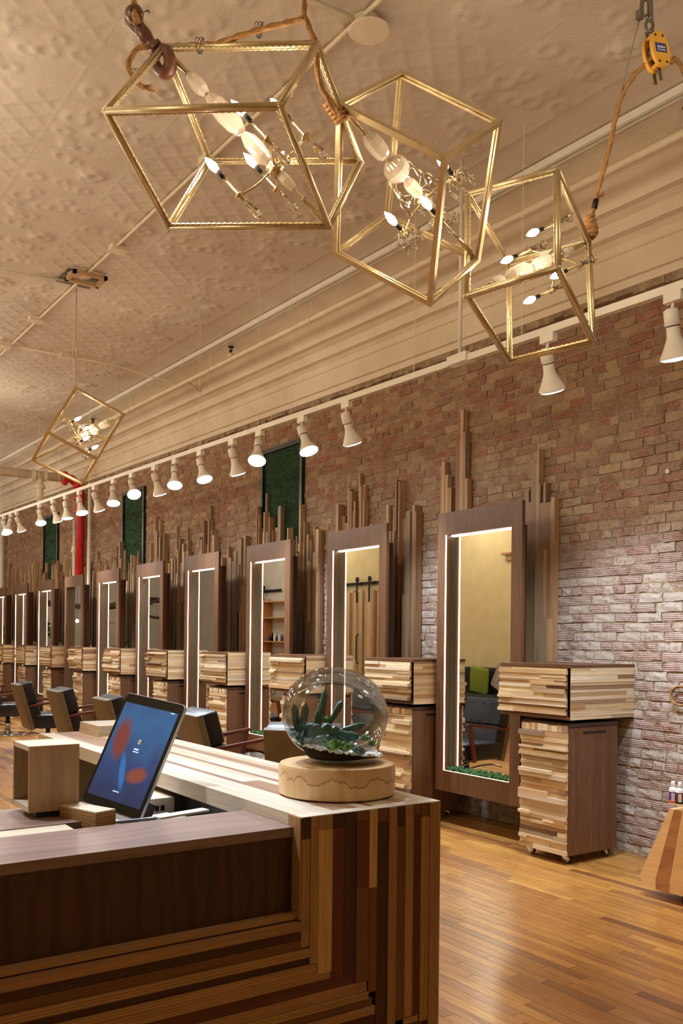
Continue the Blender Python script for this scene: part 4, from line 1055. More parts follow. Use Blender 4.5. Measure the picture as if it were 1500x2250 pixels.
# ------------------------------------------------------------------ styling chairs
def make_chair(lab):
    t = thing('styling_chair', (0, 0, 0), lab, 'chair', 'black styling chairs in front of the mirrors')
    MB().lathe([(.0, 0), (.29, 0), (.30, .008), (.285, .018), (.24, .022), (.06, .035), (.05, .05), (.0, .05)], (0, 0, 0), n=28).build('base_plate', 'chrome', t, True)
    MB().lathe([(.042, .03), (.042, .20), (.030, .205), (.030, .29)], (0, 0, 0), n=20).build('pedestal', 'chrome', t, True)
    MB().box((-.14, -.12, .275), (.14, .12, .30)).build('seat_mount', 'black', t)
    MB().tube(interp([(-.05, -.02, .19), (-.14, -.06, .21), (-.24, -.12, .225), (-.34, -.16, .20)], 5), .011, 8).build('pump_lever', 'chrome', t, True)
    fr = MB().tube(interp([(.10, -.15, .28), (.30, -.16, .22), (.42, -.16, .12), (.50, -.14, .10), (.52, 0, .10), (.50, .14, .10), (.42, .16, .12), (.30, .16, .22), (.10, .15, .28)], 4), .012, 8).build('footrest', 'chrome', t, True)
    rbox('seat', 'leather', t, (.08, 0, .385), (.56, .54, .17), .03, seg=3)
    s = t.children[-1]
    for x in (-.05, .10, .24):
        for y in (-.15, 0, .15): MB().ball((x, y, .470), .010, 8, 4, (1, 1, .5)).build('button', 'leather', s, True)
    ry = Matrix.Rotation(math.radians(-16), 3, 'Y')
    c = V((-.27, 0, .58))
    back = rbox('back_cushion', 'leather', t, c+ry@V((.035, 0, .16)), (.13, .52, .27), .025, ry, 3)
    rbox('back_cushion', 'leather', t, c+ry@V((.035, 0, -.14)), (.13, .52, .32), .025, ry, 3)
    rbox('back_shell', 'olive', t, c+ry@V((-.055, 0, .0)), (.06, .53, .60), .012, ry, 2)
    for z in (.24, .06):
        for y in (-.13, 0, .13): MB().ball(c+ry@V((.102, y, z)), .010, 8, 4, (.6, 1, 1)).build('button', 'leather', back, True)
    for sd in (-1, 1):
        y = sd*.305
        a = MB().beam((-.30, y, .585), (.30, y, .665), .042, .026).build('armrest', 'red_wood', t)
        MB().beam((.27, y, .655), (.20, y, .30), .030, .040, (1, 0, 0)).build('post', 'red_wood', a)
        MB().beam((.205, y, .33), (.18, sd*.26, .31), .03, .03).build('foot', 'red_wood', a)
    return t
CX = 3.47
chair_px = [(612, 5.15, 'black styling chair seen from behind, partly hidden by the glass terrarium', 48), (428, 0, 'black styling chair with red-brown arms just right of the tablet', -3), (236, 0, 'black styling chair whose top shows left of the tablet', -4),
            (130, 0, 'black styling chair above the far end of the desk counter', -2), (46, 0, 'black styling chair fully seen at left, above the open wooden cube', -4), (-36, 0, 'black styling chair cut by the left picture edge', 0), (-90, 0, 'farthest black styling chair, only its arms showing at the left edge', 0)]
ch0 = make_chair(chair_px[0][2])
def copy_tree(o, parent=None):
    c = o.copy(); sc.collection.objects.link(c); c.parent = parent
    for x in o.children: copy_tree(x, c)
    return c
for i, (px_, yy, lab, rz) in enumerate(chair_px):
    c = ch0 if i == 0 else copy_tree(ch0)
    y = at(0, 3.12, px_, 1500).y; c['label'] = lab
    c.location = (CX if i else 3.46, y+(0 if i else .10), 0); c.rotation_euler = (0, 0, math.radians(rz))
#@@PART3
# ------------------------------------------------------------------ reception desk
DY = 1.58; CZ = 1.08; LZ = 1.055
desk = thing('reception_desk', (.9, 1.8, 0), 'L-shaped reception desk clad in mixed wood staves with dark walnut front', 'desk')
# upright staves on the front of the counter leg
bx = [662.6, 681.7, 698.5, 729.5, 756.2, 782.3, 809.9, 827.4, 852.2, 869.7, 888.1, 905.9, 923.4, 941.8, 958.7]
kinds = ['tan', 'ply', 'light', 'red', 'dark', 'red', 'light', 'dark', 'tan', 'brown', 'ply', 'red', 'ply', 'tan']
ends = [2080, 2118, 2136, 2147, 2140, 2157, 2178, 2245, 2300, 2300, 2232, 2228, 2240, 2400]
xs = [at(1, DY, b_, 1900).x for b_ in bx]
def yz(px_, py_): return at(1, DY, px_, py_).z
rj = random.Random(4)
for i, kd in enumerate(kinds):
    zb = max(0, yz((bx[i]+bx[i+1])/2, ends[i])); zt = CZ-.002; xa, xb = xs[i]+.0004, xs[i+1]-.0004; pr_ = rj.choice((0, .002, .0035))
    cap = rj.random() < .6
    if cap:
        zc_ = zt-rj.choice((.022, .03, .045)); MB().box((xa, DY-pr_*.5, zc_+.0006), (xb, DY+.03, zt), long=2).build('stave', 'desk_'+rj.choice(('tan', 'dark', 'brown')), desk); zt = zc_
    if i == 6: MB().box((xa, DY-pr_, yz(818, 1950)), (xb, DY+.03, zt), long=2).build('stave', 'desk_light', desk); zt = yz(818, 1950)-.0006; kd = 'brown'
    if i == 5: MB().box((xa, DY-pr_, yz(796, 1948)), (xb, DY+.03, zt), long=2).build('stave', 'desk_red', desk); zt = yz(796, 1948)-.0006; kd = 'brown'
    MB().box((xa, DY-pr_, zb), (xb, DY+.03, zt), long=2).build('stave', 'desk_'+kd, desk)
# horizontal staves under the walnut apron: (right end px, top y, bottom y at right end, kind, proud)
hs = [(679, 2022, 2042, 'tan', .004), (679, 2042, 2062, 'dark', .0), (679, 2062, 2083, 'brown', .001), (682, 2084, 2102, 'ply', .006), (679, 2103, 2119, 'dark', .0), (696, 2119, 2134, 'ply', .004), (727, 2133, 2148, 'ply', .003),
      (781, 2141, 2160, 'red', .001), (807, 2157, 2178, 'tan', .002), (810, 2178, 2193, 'ply', .005), (820, 2193, 2208, 'brown', .001), (824, 2208, 2226, 'tan', .005), (850, 2226, 2248, 'dark', .0), (919, 2228, 2242, 'ply', .004),
      (930, 2245, 2275, 'red', .001), (935, 2275, 2300, 'tan', .003), (935, 2300, 2330, 'dark', 0), (935, 2330, 2360, 'light', .003)]
zt = None
for i, (px_, a, b_, kd, pd) in enumerate(hs):
    x1 = at(1, DY, px_, 2000).x; z1 = at(1, DY, px_, a).z; z0 = at(1, DY, px_, b_).z
    if zt is not None and i not in (13,): z1 = zt
    if i == 13:
        x0 = at(1, DY, 851, 2000).x
    else: x0 = -.9; zt = z0
    MB().box((x0, DY+.002-pd, z0+.0005), (x1-.0004, DY+.03, z1-.0003), long=0).build('stave', 'desk_'+kd, desk)
z = zt
while z > .02:
    h = rj.uniform(.03, .06); MB().box((-.9, DY+.002, max(0, z-h)), (at(1, DY, 935, 2000).x, DY+.03, z), long=0).build('stave', 'desk_'+rj.choice(('tan', 'dark', 'red', 'ply')), desk); z -= h
AX = xs[0]
zA = at(1, DY+.03, 653, 2000).z
MB().box((-.9, DY+.012, zA-.012), (AX, DY+.055, zA), long=0).build('ledge', 'desk_tan', desk)
MB().box((-.9, DY+.033, zA), (AX-.004, DY+.055, LZ-.02), long=2).build('apron', 'walnut_dark', desk)
MB().box((-.9, DY+.0302, .01), (xs[-1]-.02, DY+.0328, zA-.013), long=0).build('backing', 'desk_dark', desk)
MB().box((AX, DY+.0302, zA-.012), (xs[-1]-.02, DY+.0328, CZ-.043), long=2).build('backing', 'desk_dark', desk)
MB().box((-.9, DY+.030, LZ-.02), (AX-.002, 1.829, LZ), long=0).build('ledge_top', 'walnut_top', desk)
MB().box((AX-.004, DY+.002, zA-.012), (AX, DY+.05, CZ-.001), long=2).build('corner_strip', 'desk_tan', desk)
MB().box((-.9, 1.831, LZ-.03), (.60, 1.905, LZ-.004), long=0).build('inlay', 'top_cream', desk)
MB().box((-.9, 1.907, LZ-.03), (.66, 2.13, LZ-.002), long=0).build('back_ledge', 'walnut_top', desk)
MB().box((-.9, 2.11, 0), (.66, 2.13, LZ-.03), long=0).build('back_panel', 'walnut_dark', desk)
MB().box((.64, 1.83, 0), (.66, 2.11, LZ-.031), long=2).build('side_panel', 'black', desk)
MB().box((.66, 1.64, .86), (1.03, 2.42, .88), long=1).build('inner_shelf', 'black', desk)
MB().box((.95, 2.4205, .80), (1.03, 3.5, .82), long=1).build('inner_shelf', 'black', desk)
MB().box((1.03, 1.62, 0), (1.05, 3.5, CZ-.042), long=1).build('inner_panel', 'black', desk)
MB().box((.66, 1.64, 0), (.68, 2.42, .86), long=1).build('shelf_front', 'black', desk)
# countertop staves running away from the viewer
x = xs[0]+.0; widths = [.036, .022, .04, .018, .05, .028, .016, .045, .02, .034, .03, .02, .04, .05]
cols = ['top_cream', 'top_cream', 'top_cream', 'top_brown', 'top_cream', 'top_cream', 'top_brown', 'top_cream', 'top_cream', 'top_brown', 'top_cream', 'top_cream', 'top_cream', 'top_cream']
r_ = random.Random(12); XE = 1.372
for i, (w_, cl_) in enumerate(zip(widths, cols)):
    x1 = min(x+w_, XE) if i < len(widths)-1 else XE
    y = DY+.0305 if x < 1.362 else DY+.03; ye = 3.50
    while y < ye-.01:
        l = r_.uniform(.4, 1.2); y1 = min(y+l, ye)
        if ye-y1 < .2: y1 = ye
        m_ = cl_ if r_.random() < .85 else ('top_brown' if cl_ == 'top_cream' else 'top_cream')
        MB().box((x+.0003, y, CZ-.042), (x1-.0003, y1-.0005, CZ), long=1).build('stave', m_, desk); y = y1
    x = x1
    if x >= XE: break
for y in [DY+.03+.12*k for k in range(16)]:
    MB().box((XE-.016, y, 0), (XE, y+.1195, CZ-.043), long=2).build('stave', 'desk_'+r_.choice(('tan', 'brown', 'red', 'light')), desk)
MB().box((1.36, DY-.002, 0), (XE, DY+.0295, CZ-.001), long=2).build('stave', 'desk_tan', desk)
MB().box((xs[0], DY+.0, CZ-.0035), (XE, DY+.0305, CZ), long=0).build('edge_strip', 'top_cream', desk)
t = thing('wood_riser', (1.3, 3.4, CZ), 'pale wooden riser block on the far end of the counter behind the tablet', 'block')
MB().box((1.150, 3.27, CZ), (1.372, 3.49, CZ+.012), long=0).build('board', 'top_cream', t)
MB().box((1.152, 3.272, CZ+.0125), (1.370, 3.488, CZ+.040), long=1).build('board', 'top_cream', t)

# open wooden cube at left
t = thing('wooden_cube', (.6, 2.05, LZ), 'small open-sided wooden cube on the left end of the desk', 'box')
z0 = LZ-.002+.014; z1 = z0+.145; x0, x1 = .545, .655; y0, y1 = 1.985, 2.118
MB().box((x0, y0, z0), (x1, y0+.008, z1), long=2).build('panel', 'pale_box', t); MB().box((x0, y1-.008, z0), (x1, y1, z1), long=2).build('panel', 'pale_box', t)
MB().box((x0, y0+.0082, z1-.011), (x1, y1-.0082, z1), long=0).build('panel', 'top_cream', t); MB().box((x0, y0+.0082, z0), (x1, y1-.0082, z0+.011), long=0).build('panel', 'top_cream', t)
MB().box((x1-.006, y0+.0082, z0+.0112), (x1-.001, y1-.0082, z1-.0112), long=2).build('back', 'black', t)
MB().box((x0+.02, y0+.015, LZ-.002), (x1-.01, y1-.02, z0)).build('foot', 'black', t)
MB().lathe([(.012, 0), (.012, .05), (.006, .06)], (x0+.06, y0+.07, z0+.011), n=12).build('dark_insert', 'blackgloss', t, True)

# tablet on its stand
tp0 = V((.752, 2.267, 1.031)); ru = V((.3386, -.9347, -.1083)).normalized(); rv = V((.419, .0468, .9068)); rv = (rv-ru*rv.dot(ru)).normalized(); rn = ru.cross(rv).normalized()
if rn.dot(CAM-tp0) < 0: rn = -rn
TWD, THT = .22, .305
t = thing('tablet_stand', (tp0.x+.07, tp0.y-.05, .88), 'silver stand with dark back holding the tilted tablet', 'stand')
def slab(mb, u0, u1, v0, v1, n0, n1): return mb.hexa([tp0+ru*(u1 if i & 1 else u0)+rv*(v1 if i & 2 else v0)+rn*(n1 if i & 4 else n0) for i in range(8)])
slab(MB(), .0, TWD, -.062, -.001, -.010, .001).build('plate', 'silver', t)
slab(MB(), .015, TWD-.012, -.06, .05, -.05, -.012).build('back_block', 'black', t)
slab(MB(), .09, .13, -.15, .02, -.075, -.051).build('post', 'silver', t)
pb = tp0+ru*.11-rv*.15-rn*.063
MB().box((pb.x-.09, pb.y-.09, .88), (pb.x+.09, pb.y+.09, pb.z+.004)).build('foot', 'black', t)
tb_ = thing('tablet', tp0+ru*TWD/2, 'black-bezelled tablet with blurred blue and red lock screen, tilted on its stand', 'tablet')
import bmesh
def rslab(name, mat, par, u0, u1, v0, v1, n0, n1, rc, uvn=False):
    pts = []
    for cu, cv, a0 in ((u1-rc, v1-rc, 0), (u0+rc, v1-rc, 90), (u0+rc, v0+rc, 180), (u1-rc, v0+rc, 270)):
        for k in range(6):
            a = math.radians(a0+k*18); pts.append((cu+rc*math.cos(a), cv+rc*math.sin(a)))
    mb = MB(); n = len(pts)
    vs = [tuple(tp0+ru*u+rv*v+rn*n0) for u, v in pts]+[tuple(tp0+ru*u+rv*v+rn*n1) for u, v in pts]
    uv = [((u-u0)/(u1-u0), (v-v0)/(v1-v0)) for u, v in pts]
    fs = [tuple(range(n))[::-1], tuple(range(n, 2*n))]+[(i, (i+1) % n, n+(i+1) % n, n+i) for i in range(n)]
    us = [uv[::-1], uv]+[[uv[i], uv[(i+1) % n], uv[(i+1) % n], uv[i]] for i in range(n)]
    mb.add(vs, fs, us); return mb.build(name, mat, par)
rslab('body', 'silver', tb_, 0, TWD, 0, THT, -.0105, -.002, .012); bz = rslab('bezel', 'blackgloss', tb_, .0015, TWD-.0015, .0015, THT-.0015, -.002, -.0006, .011)
rslab('screen', 'screen', tb_, .011, TWD-.011, .026, THT-.026, -.0006, -.0001, .001, True)
def emark(u, v, w_, h_, mat='lockmark'): slab(MB(), u-w_/2, u+w_/2, v-h_/2, v+h_/2, -.0001, .0002).build('screen_mark', mat, bz)
M['lockmark'] = emis('lock_mark', (.5, .8, 1), .8); M['lockgold'] = emis('lock_gold', (.9, .6, .1), .8)
pts = [tp0+ru*(.118+.0035*math.cos(a))+rv*(.185+.0055*math.sin(a))+rn*.0004 for a in [2*math.pi*j/14 for j in range(14)]]
MB().tube(pts, .0008, 5, closed=True).build('screen_mark', 'lockgold', bz)
for u, v, w_, h_ in ((.112, .165, .006, .004), (.121, .165, .008, .004), (.118, .158, .02, .0022), (.10, .05, .003, .003), (.107, .05, .022, .002), (.19, .276, .014, .002)): emark(u, v, w_, h_)
# plywood block, cable, stylus and clutter inside the desk
t = thing('plywood_block', (.66, 1.93, LZ), 'pale plywood block in front of the tablet stand', 'block')
c = [(.612, 1.985, 1.03), (.655, 2.00, 1.03), (.650, 1.86, 1.03), (.70, 1.875, 1.03)]
MB().hexa([c[0], c[1], c[2], c[3]]+[(x, y, 1.075) for x, y, z in c], 1).build('block', 'desk_ply', t)
MB().hexa([(x, y, 1.0755) for x, y, z in c]+[(x, y, 1.079) for x, y, z in c], 1).build('veneer', 'top_cream', t)
one('white_cable', MB().tube(interp([P(183, 1814, 1.93), P(186, 1800, 1.95), P(200, 1791, 1.97), P(222, 1792, 1.99), P(240, 1800, 2.0), P(262, 1806, 2.0), P(300, 1803, 2.02), P(345, 1797, 2.05)], 6), .0042, 8), 'white', 'white charging cable curling over the plywood block', 'cable')
one('black_cable', MB().tube(interp([P(203, 1808, 1.94), P(212, 1797, 1.96), P(226, 1795, 1.98), P(232, 1804, 1.97), P(220, 1812, 1.95), P(208, 1809, 1.94)], 6), .003, 8), 'black', 'small black cable coil beside the white cable', 'cable')
t = thing('white_pad', P(400, 1795, 2.1), 'thin white clipboard resting across the desk opening right of the tablet', 'clipboard')
a, b_ = P(344, 1797, 2.03), P(452, 1779, 2.12)
MB().beam(a, b_, .03, .005).build('board', 'paper', t); MB().beam(P(250, 1806, 1.99), a, .008, .004).build('pen', 'silver', t)
t = thing('parcel', (.93, 2.1, .88), 'white parcel with an orange label inside the dark desk', 'parcel')
rbox('box', 'paper', t, (.925, 2.10, .935), (.14, .20, .11), .004, Matrix.Rotation(.25, 3, 'Z'))
MB().box((.89, 2.04, .9905), (.95, 2.12, .992), Matrix.Rotation(.25, 3, 'Z')).build('label', 'orange', t)
t = thing('parcel', (.96, 2.33, .88), 'small printed carton under the counter edge right of the tablet', 'parcel')
rbox('box', 'cream_paint', t, (.95, 2.33, .95), (.12, .14, .14), .004)
mb = MB()
for k in range(5): mb.box((.905+.016*k, 2.2585, .985), (.916+.016*k, 2.26, 1.0))
mb.build('lettering', 'black', t)
t = thing('black_bag', (.90, 1.86, .88), 'black bag lying inside the desk under the clipboard', 'bag')
rbox('bag', 'black_cloth', t, (.92, 1.89, .93), (.16, .12, .10), .03, Matrix.Rotation(.1, 3, 'Z'), 3)

# ------------------------------------------------------------------ terrarium
TC = V((1.222, 1.788, 0))
t = thing('maple_plinth', (TC.x, TC.y, CZ), 'thick round maple base with burl line under the glass terrarium', 'base')
MB().lathe([(.132, 0), (.140, .004), (.1415, .02), (.1415, .066), (.138, .074), (.132, .076), (.05, .076)], (TC.x, TC.y, CZ+.001), n=56).build('disc', 'disc', t, True)
smooth_angle(t.children[0], 40)
gz = CZ+.077
ter = thing('terrarium', (TC.x, TC.y, gz), 'round blown glass terrarium with white pebbles on the maple base', 'terrarium')
def glass_prof(sc_):
    out = []
    for k in range(25):
        a = math.pi*k/24; r = math.sin(a); z = -math.cos(a)
        R_ = .131*(r**.92) if z < 0 else .131*(r**.98)
        out.append((max(.0004, R_*sc_), .112+z*.113*sc_))
    return out
gl = MB().lathe(glass_prof(1.0), (TC.x, TC.y, gz+.003), n=48)
def deform(v):
    p = V(v)-V((TC.x, TC.y, gz+.115)); u = p.dot(R0); h = p.z
    if h < -.085: 
        k = (-.085-h)/.03; h = -.085-(.03*min(k, 1))*.9
    du = u
    if u > .085: du = .085+(u-.085)*.62
    du += .010*max(0, 1-abs(h)/.12)*(1 if u > 0 else -.3)
    q = p+R0*(du-u); q.z = h+.012*(-u/.13)*max(0, h/.1)
    return tuple(q+V((TC.x, TC.y, gz+.115)))
gl.v = [deform(v) for v in gl.v]; gl.build('glass_globe', 'glass_thin', ter, True)
# soil and pebbles
def soil_h(u, w_): return .028-.20*u+.03*math.sin(u*25)*.1
mb = MB(); vs = []; fs = []; us = []; nr, na = 6, 28
for j in range(nr+1):
    for k in range(na):
        a = 2*math.pi*k/na; rr = .108*j/nr; u = rr*math.cos(a); w_ = rr*math.sin(a)
        p = TC+R0*u+V((FW.x, FW.y, 0)).normalized()*w_; vs.append((p.x, p.y, gz+.006+soil_h(u, w_)*(1 if j < nr else .9)))
for j in range(nr):
    for k in range(na): l = (k+1) % na; fs.append((j*na+k, j*na+l, (j+1)*na+l, (j+1)*na+k)); us.append([(0, 0)]*4)
base_i = len(vs)
for k in range(na):
    a = 2*math.pi*k/na; p = TC+R0*(.068*math.cos(a))+V((FW.x, FW.y, 0)).normalized()*(.068*math.sin(a)); vs.append((p.x, p.y, gz+.010))
for k in range(na): l = (k+1) % na; fs.append((nr*na+k, nr*na+l, base_i+l, base_i+k)); us.append([(0, 0)]*4)
mb.add(vs, fs, us).build('soil', 'soil', ter, True)
mb = MB(); r_ = random.Random(5)
FH = V((FW.x, FW.y, 0)).normalized()
for _ in range(520):
    a = r_.uniform(math.pi*1.0, math.pi*2.0) if r_.random() < .8 else r_.uniform(0, math.pi*2); rr = .108*r_.uniform(.80, 1.0)
    u = rr*math.cos(a); w_ = rr*math.sin(a); p = TC+R0*u+FH*w_
    mb.ball((p.x, p.y, gz+.007+soil_h(u, w_)+r_.uniform(-.002, .006)), r_.uniform(.0028, .0048), 5, 3, (1, 1, .8), .3)
tag(mb.build('pebbles', 'pebble', ter), kind='stuff')
def leaf(mb, b0, d, l, wd, th, bend=.25, up=V((0, 0, 1)), point=.6):
    """fleshy leaf: closed pointed body curving from base b0 along d"""
    d = V(d).normalized(); sd = d.cross(up)
    if sd.length < .1: sd = V((1, 0, 0))
    sd.normalize(); nn_ = sd.cross(d); n = 6; m_ = 7; vs = []; fs = []; us = []
    for i in range(m_+1):
        t_ = i/m_; wv = wd*(.45+.55*math.sin(min(1, t_*1.5)*math.pi/2))*(1-max(0, (t_-point)/(1-point))**2.2)**.5 if t_ < 1 else .0003
        c = V(b0)+d*(l*t_)+nn_*(bend*l*t_*t_)
        tw = th*(1-.6*t_)
        for k in range(n):
            a = 2*math.pi*k/n; vs.append(tuple(c+sd*(math.cos(a)*wv)+nn_*(math.sin(a)*tw*(.5 if math.sin(a) > 0 else 1)*max(.1, wv/wd))))
    for i in range(m_):
        for k in range(n): l_ = (k+1) % n; fs.append((i*n+k, i*n+l_, (i+1)*n+l_, (i+1)*n+k)); us.append([(0, 0)]*4)
    fs.append(tuple(range(n))[::-1]); us.append([(0, 0)]*n)
    return mb.add(vs, fs, us)
def succulent(px_, py_, dep, lab, mat, n, l, wd, th, elev, spread, bend, point=.6, tilt=(0, 0)):
    b0 = P(px_, py_, dep); t_ = thing('succulent', b0, lab, 'succulent', 'succulents inside the terrarium'); r_ = random.Random(px_+py_)
    for k in range(n):
        a = k*2.4+r_.random()*.4; e = elev+spread*(1-k/n)*1.0*r_.uniform(.6, 1.1)
        d = V((math.cos(a)*math.cos(e)+tilt[0], math.sin(a)*math.cos(e)+tilt[1], math.sin(e)))
        f = .55+.45*(k+1)/n
        leaf(MB(), b0, d, l*f*r_.uniform(.85, 1.1), wd, th, bend, point=point).build('leaf', mat, t_, True)
    return t_
def spike(px0, py0, px1, py1, dep, wd, mat, par, bend=.1):
    a, b_ = P(px0, py0, dep), P(px1, py1, dep); d = (b_-a)
    leaf(MB(), a, d, d.length, wd, .004, bend, up=FH, point=.75).build('leaf', mat, par, True)
ts = thing('succulent', P(663, 1628, 2.10), 'tall dark green agave with upright leaves at the left of the terrarium', 'succulent', 'succulents inside the terrarium')
for a in ((656, 1630, 645, 1546, .0085), (660, 1630, 672, 1543, .0095), (664, 1630, 690, 1590, .012), (668, 1630, 704, 1593, .013), (662, 1632, 638, 1600, .007), (672, 1630, 720, 1622, .009), (660, 1634, 690, 1628, .008)):
    spike(a[0], a[1], a[2], a[3], 2.08+.015*random.random(), a[4], 'leaf_dark', ts)
ts = thing('succulent', P(700, 1600, 2.15), 'spotted long-leaved succulent reaching highest in the terrarium', 'succulent', 'succulents inside the terrarium')
for a in ((700, 1605, 714, 1512, .0075), (697, 1600, 702, 1556, .004), (696, 1605, 704, 1540, .005), (724, 1590, 752, 1540, .0085), (742, 1606, 803, 1592, .0075), (690, 1600, 697, 1560, .005)):
    spike(a[0], a[1], a[2], a[3], 2.16+.01*random.random(), a[4], 'leaf_dark', ts, .15)
ts = thing('succulent', P(735, 1615, 2.10), 'broad grey-green succulent in the middle of the terrarium', 'succulent', 'succulents inside the terrarium')
for a in ((700, 1612, 728, 1594, .012), (728, 1606, 775, 1626, .014), (745, 1612, 790, 1622, .011), (720, 1612, 745, 1600, .010), (738, 1618, 716, 1626, .010)):
    spike(a[0], a[1], a[2], a[3], 2.09+.02*random.random(), a[4], 'leaf_dark', ts, .1)
succulent(718, 1588, 2.17, 'small bright green rosette at the top centre of the terrarium', 'leaf_mid', 9, .026, .006, .004, .2, .9, .2)
succulent(732, 1648, 2.03, 'light green rosette at the front of the terrarium', 'leaf_light', 16, .034, .009, .004, .15, 1.1, .35)
succulent(758, 1650, 2.03, 'pale green rosette right of the front rosette in the terrarium', 'leaf_light', 16, .030, .008, .004, .15, 1.1, .35)
succulent(790, 1658, 2.03, 'blue-grey rosette low at the right of the terrarium', 'leaf_blue', 13, .026, .008, .004, .2, 1.0, .3)
succulent(802, 1628, 2.07, 'yellow-green star-shaped succulent at the right of the terrarium', 'leaf_light', 26, .024, .0022, .002, .2, 1.2, .1)
succulent(818, 1640, 2.05, 'fine spiky green succulent touching the right glass of the terrarium', 'leaf_light', 24, .022, .0020, .002, .3, 1.1, .1)
succulent(645, 1620, 2.06, 'blue frilly rosette at the left glass of the terrarium', 'leaf_blue', 16, .020, .006, .002, .3, 1.1, .3)

# ------------------------------------------------------------------ stool with bottles
SX0, SX1 = 4.35, 4.86
t = thing('angular_stool', (4.6, 2.75, 0), 'faceted light wood plinth with a dark heartwood stripe at the right edge', 'stool')
c0 = 2.74
def sy(y): return 2*c0-y
top_z, b1, b2 = .53, .118, .06
secs = [(3.065, 3.257, 3.222, 3.065), ]
polyfull = [(3.065, top_z), (3.257, b1), (3.222, b2), (sy(3.222), b2), (sy(3.257), b1), (sy(3.065), top_z)]
def slabpoly(yt0, yt1, yb0, yb1, mat, xa, xb, nm):
    poly = [(xa, yt0, top_z), (xa, yb0, b1), (xa, yb0-(.035 if yb0 == 3.257 else 0), b2), (xa, yb1+(.035 if yb1 == sy(3.257) else 0), b2), (xa, yb1, b1), (xa, yt1, top_z)]
    MB().prism(poly, (xb-xa, 0, 0)).build(nm, mat, t)
slabpoly(3.065, 3.035, 3.257, 3.150, 'stool', SX0, SX1, 'board'); slabpoly(3.034, 2.985, 3.149, 3.06, 'stool_dark', SX0, SX1, 'board')
slabpoly(2.984, 2.75, 3.059, 2.78, 'stool', SX0, SX1, 'board'); slabpoly(2.749, sy(3.065), 2.779, sy(3.257), 'stool', SX0, SX1, 'board')
for x in (SX0+.08, SX1-.08):
    for y in (2.5, 3.0): MB().box((x-.02, y-.02, 0), (x+.02, y+.02, b2+.001)).build('foot', 'black', t)
def bottle(px_, lab, lm, sm):
    p = at(0, SX0+.12, px_, 1770); b0 = V((p.x, p.y, top_z))
    t_ = thing('shampoo_bottle', b0, lab, 'bottle', 'bottles on the angular stool')
    MB().lathe([(.020, 0), (.0225, .003), (.0225, .085), (.020, .096), (.011, .104), (.010, .108)], b0, n=24).build('body', 'white', t_, True)
    MB().lathe([(.0115, 0), (.012, .002), (.0115, .026), (.010, .028)], b0+V((0, 0, .108)), n=20).build('cap', 'white', t_, True)
    l_ = MB().lathe([(.0228, 0), (.0230, .001), (.0230, .062), (.0228, .063)], b0+V((0, 0, .014)), n=24).build('label', lm, t_, True)
    MB().lathe([(.0231, 0), (.02325, .001), (.02325, .012), (.0231, .013)], b0+V((0, 0, .016)), n=24).build('label_band', sm, l_, True)
    d = (CAM-b0); d.z = 0; d.normalize(); s_ = V((-d.y, d.x, 0))
    pc_ = b0+d*.0226+V((0, 0, .048))
    MB().hexa([pc_+d*(.001 if i & 4 else -.004)+s_*(.009 if i & 1 else -.009)+V((0, 0, .022 if i & 2 else -.022)) for i in range(8)], 1).build('name_plate', 'paper', l_)
    fc = bpy.data.curves.new('lettering', 'FONT'); fc.body = 'R'; fc.size = .011; fc.align_x = 'CENTER'; fc.extrude = .0002
    fo = bpy.data.objects.new('lettering', fc); sc.collection.objects.link(fo); dg_ = bpy.context.evaluated_depsgraph_get()
    me = bpy.data.meshes.new_from_object(fo.evaluated_get(dg_)); bpy.data.objects.remove(fo)
    R3 = Matrix((s_*-1 if s_.dot(RT) < 0 else s_, V((0, 0, 1)), d)).transposed()
    o_ = pc_+d*.0014+V((0, 0, .008))-b0
    for v in me.vertices: v.co = R3@v.co+o_
    me.materials.clear(); me.materials.append(M['black']); lo = bpy.data.objects.new('lettering', me); sc.collection.objects.link(lo); lo.parent = l_
    mb = MB()
    for k in range(4):
        q = pc_+d*.0012+V((0, 0, .002-.006*k)); mb.hexa([q+d*(.0004 if i & 4 else 0)+s_*(.006 if i & 1 else -.006)+V((0, 0, .0008 if i & 2 else -.0008)) for i in range(8)], 0)
    mb.build('lettering', 'steel', l_)
bottle(1478, 'left white bottle with a purple label on the angular stool', 'purple', 'orange')
bottle(1493, 'right white bottle with a black and maroon label on the angular stool', 'maroon', 'black')
# rope ring on the bricks
cr = at(0, 5.12, 1496, 1530); mb = MB()
for k in range(2):
    pts = [cr+V((-.008*k, .075*math.cos(a), .062*math.sin(a)+.004*k)) for a in [2*math.pi*j/30 for j in range(31)]]
    mb.tube(resample(pts, .006), .007, 8, lobes=3, pitch=.05, amp=.25)
one('rope_ring', mb, 'rope', 'small coil of rope hanging on the bricks at right edge', 'rope')
ca = at(0, 5.14, 1467, 1036)
o = one('wall_anchor', MB().lathe([(.016, 0), (.018, .008), (.010, .014)], (ca.x, ca.y, ca.z), (-1, 0, 0), 12), 'white_metal', 'tiny white round anchor on the upper bricks at right', 'anchor')

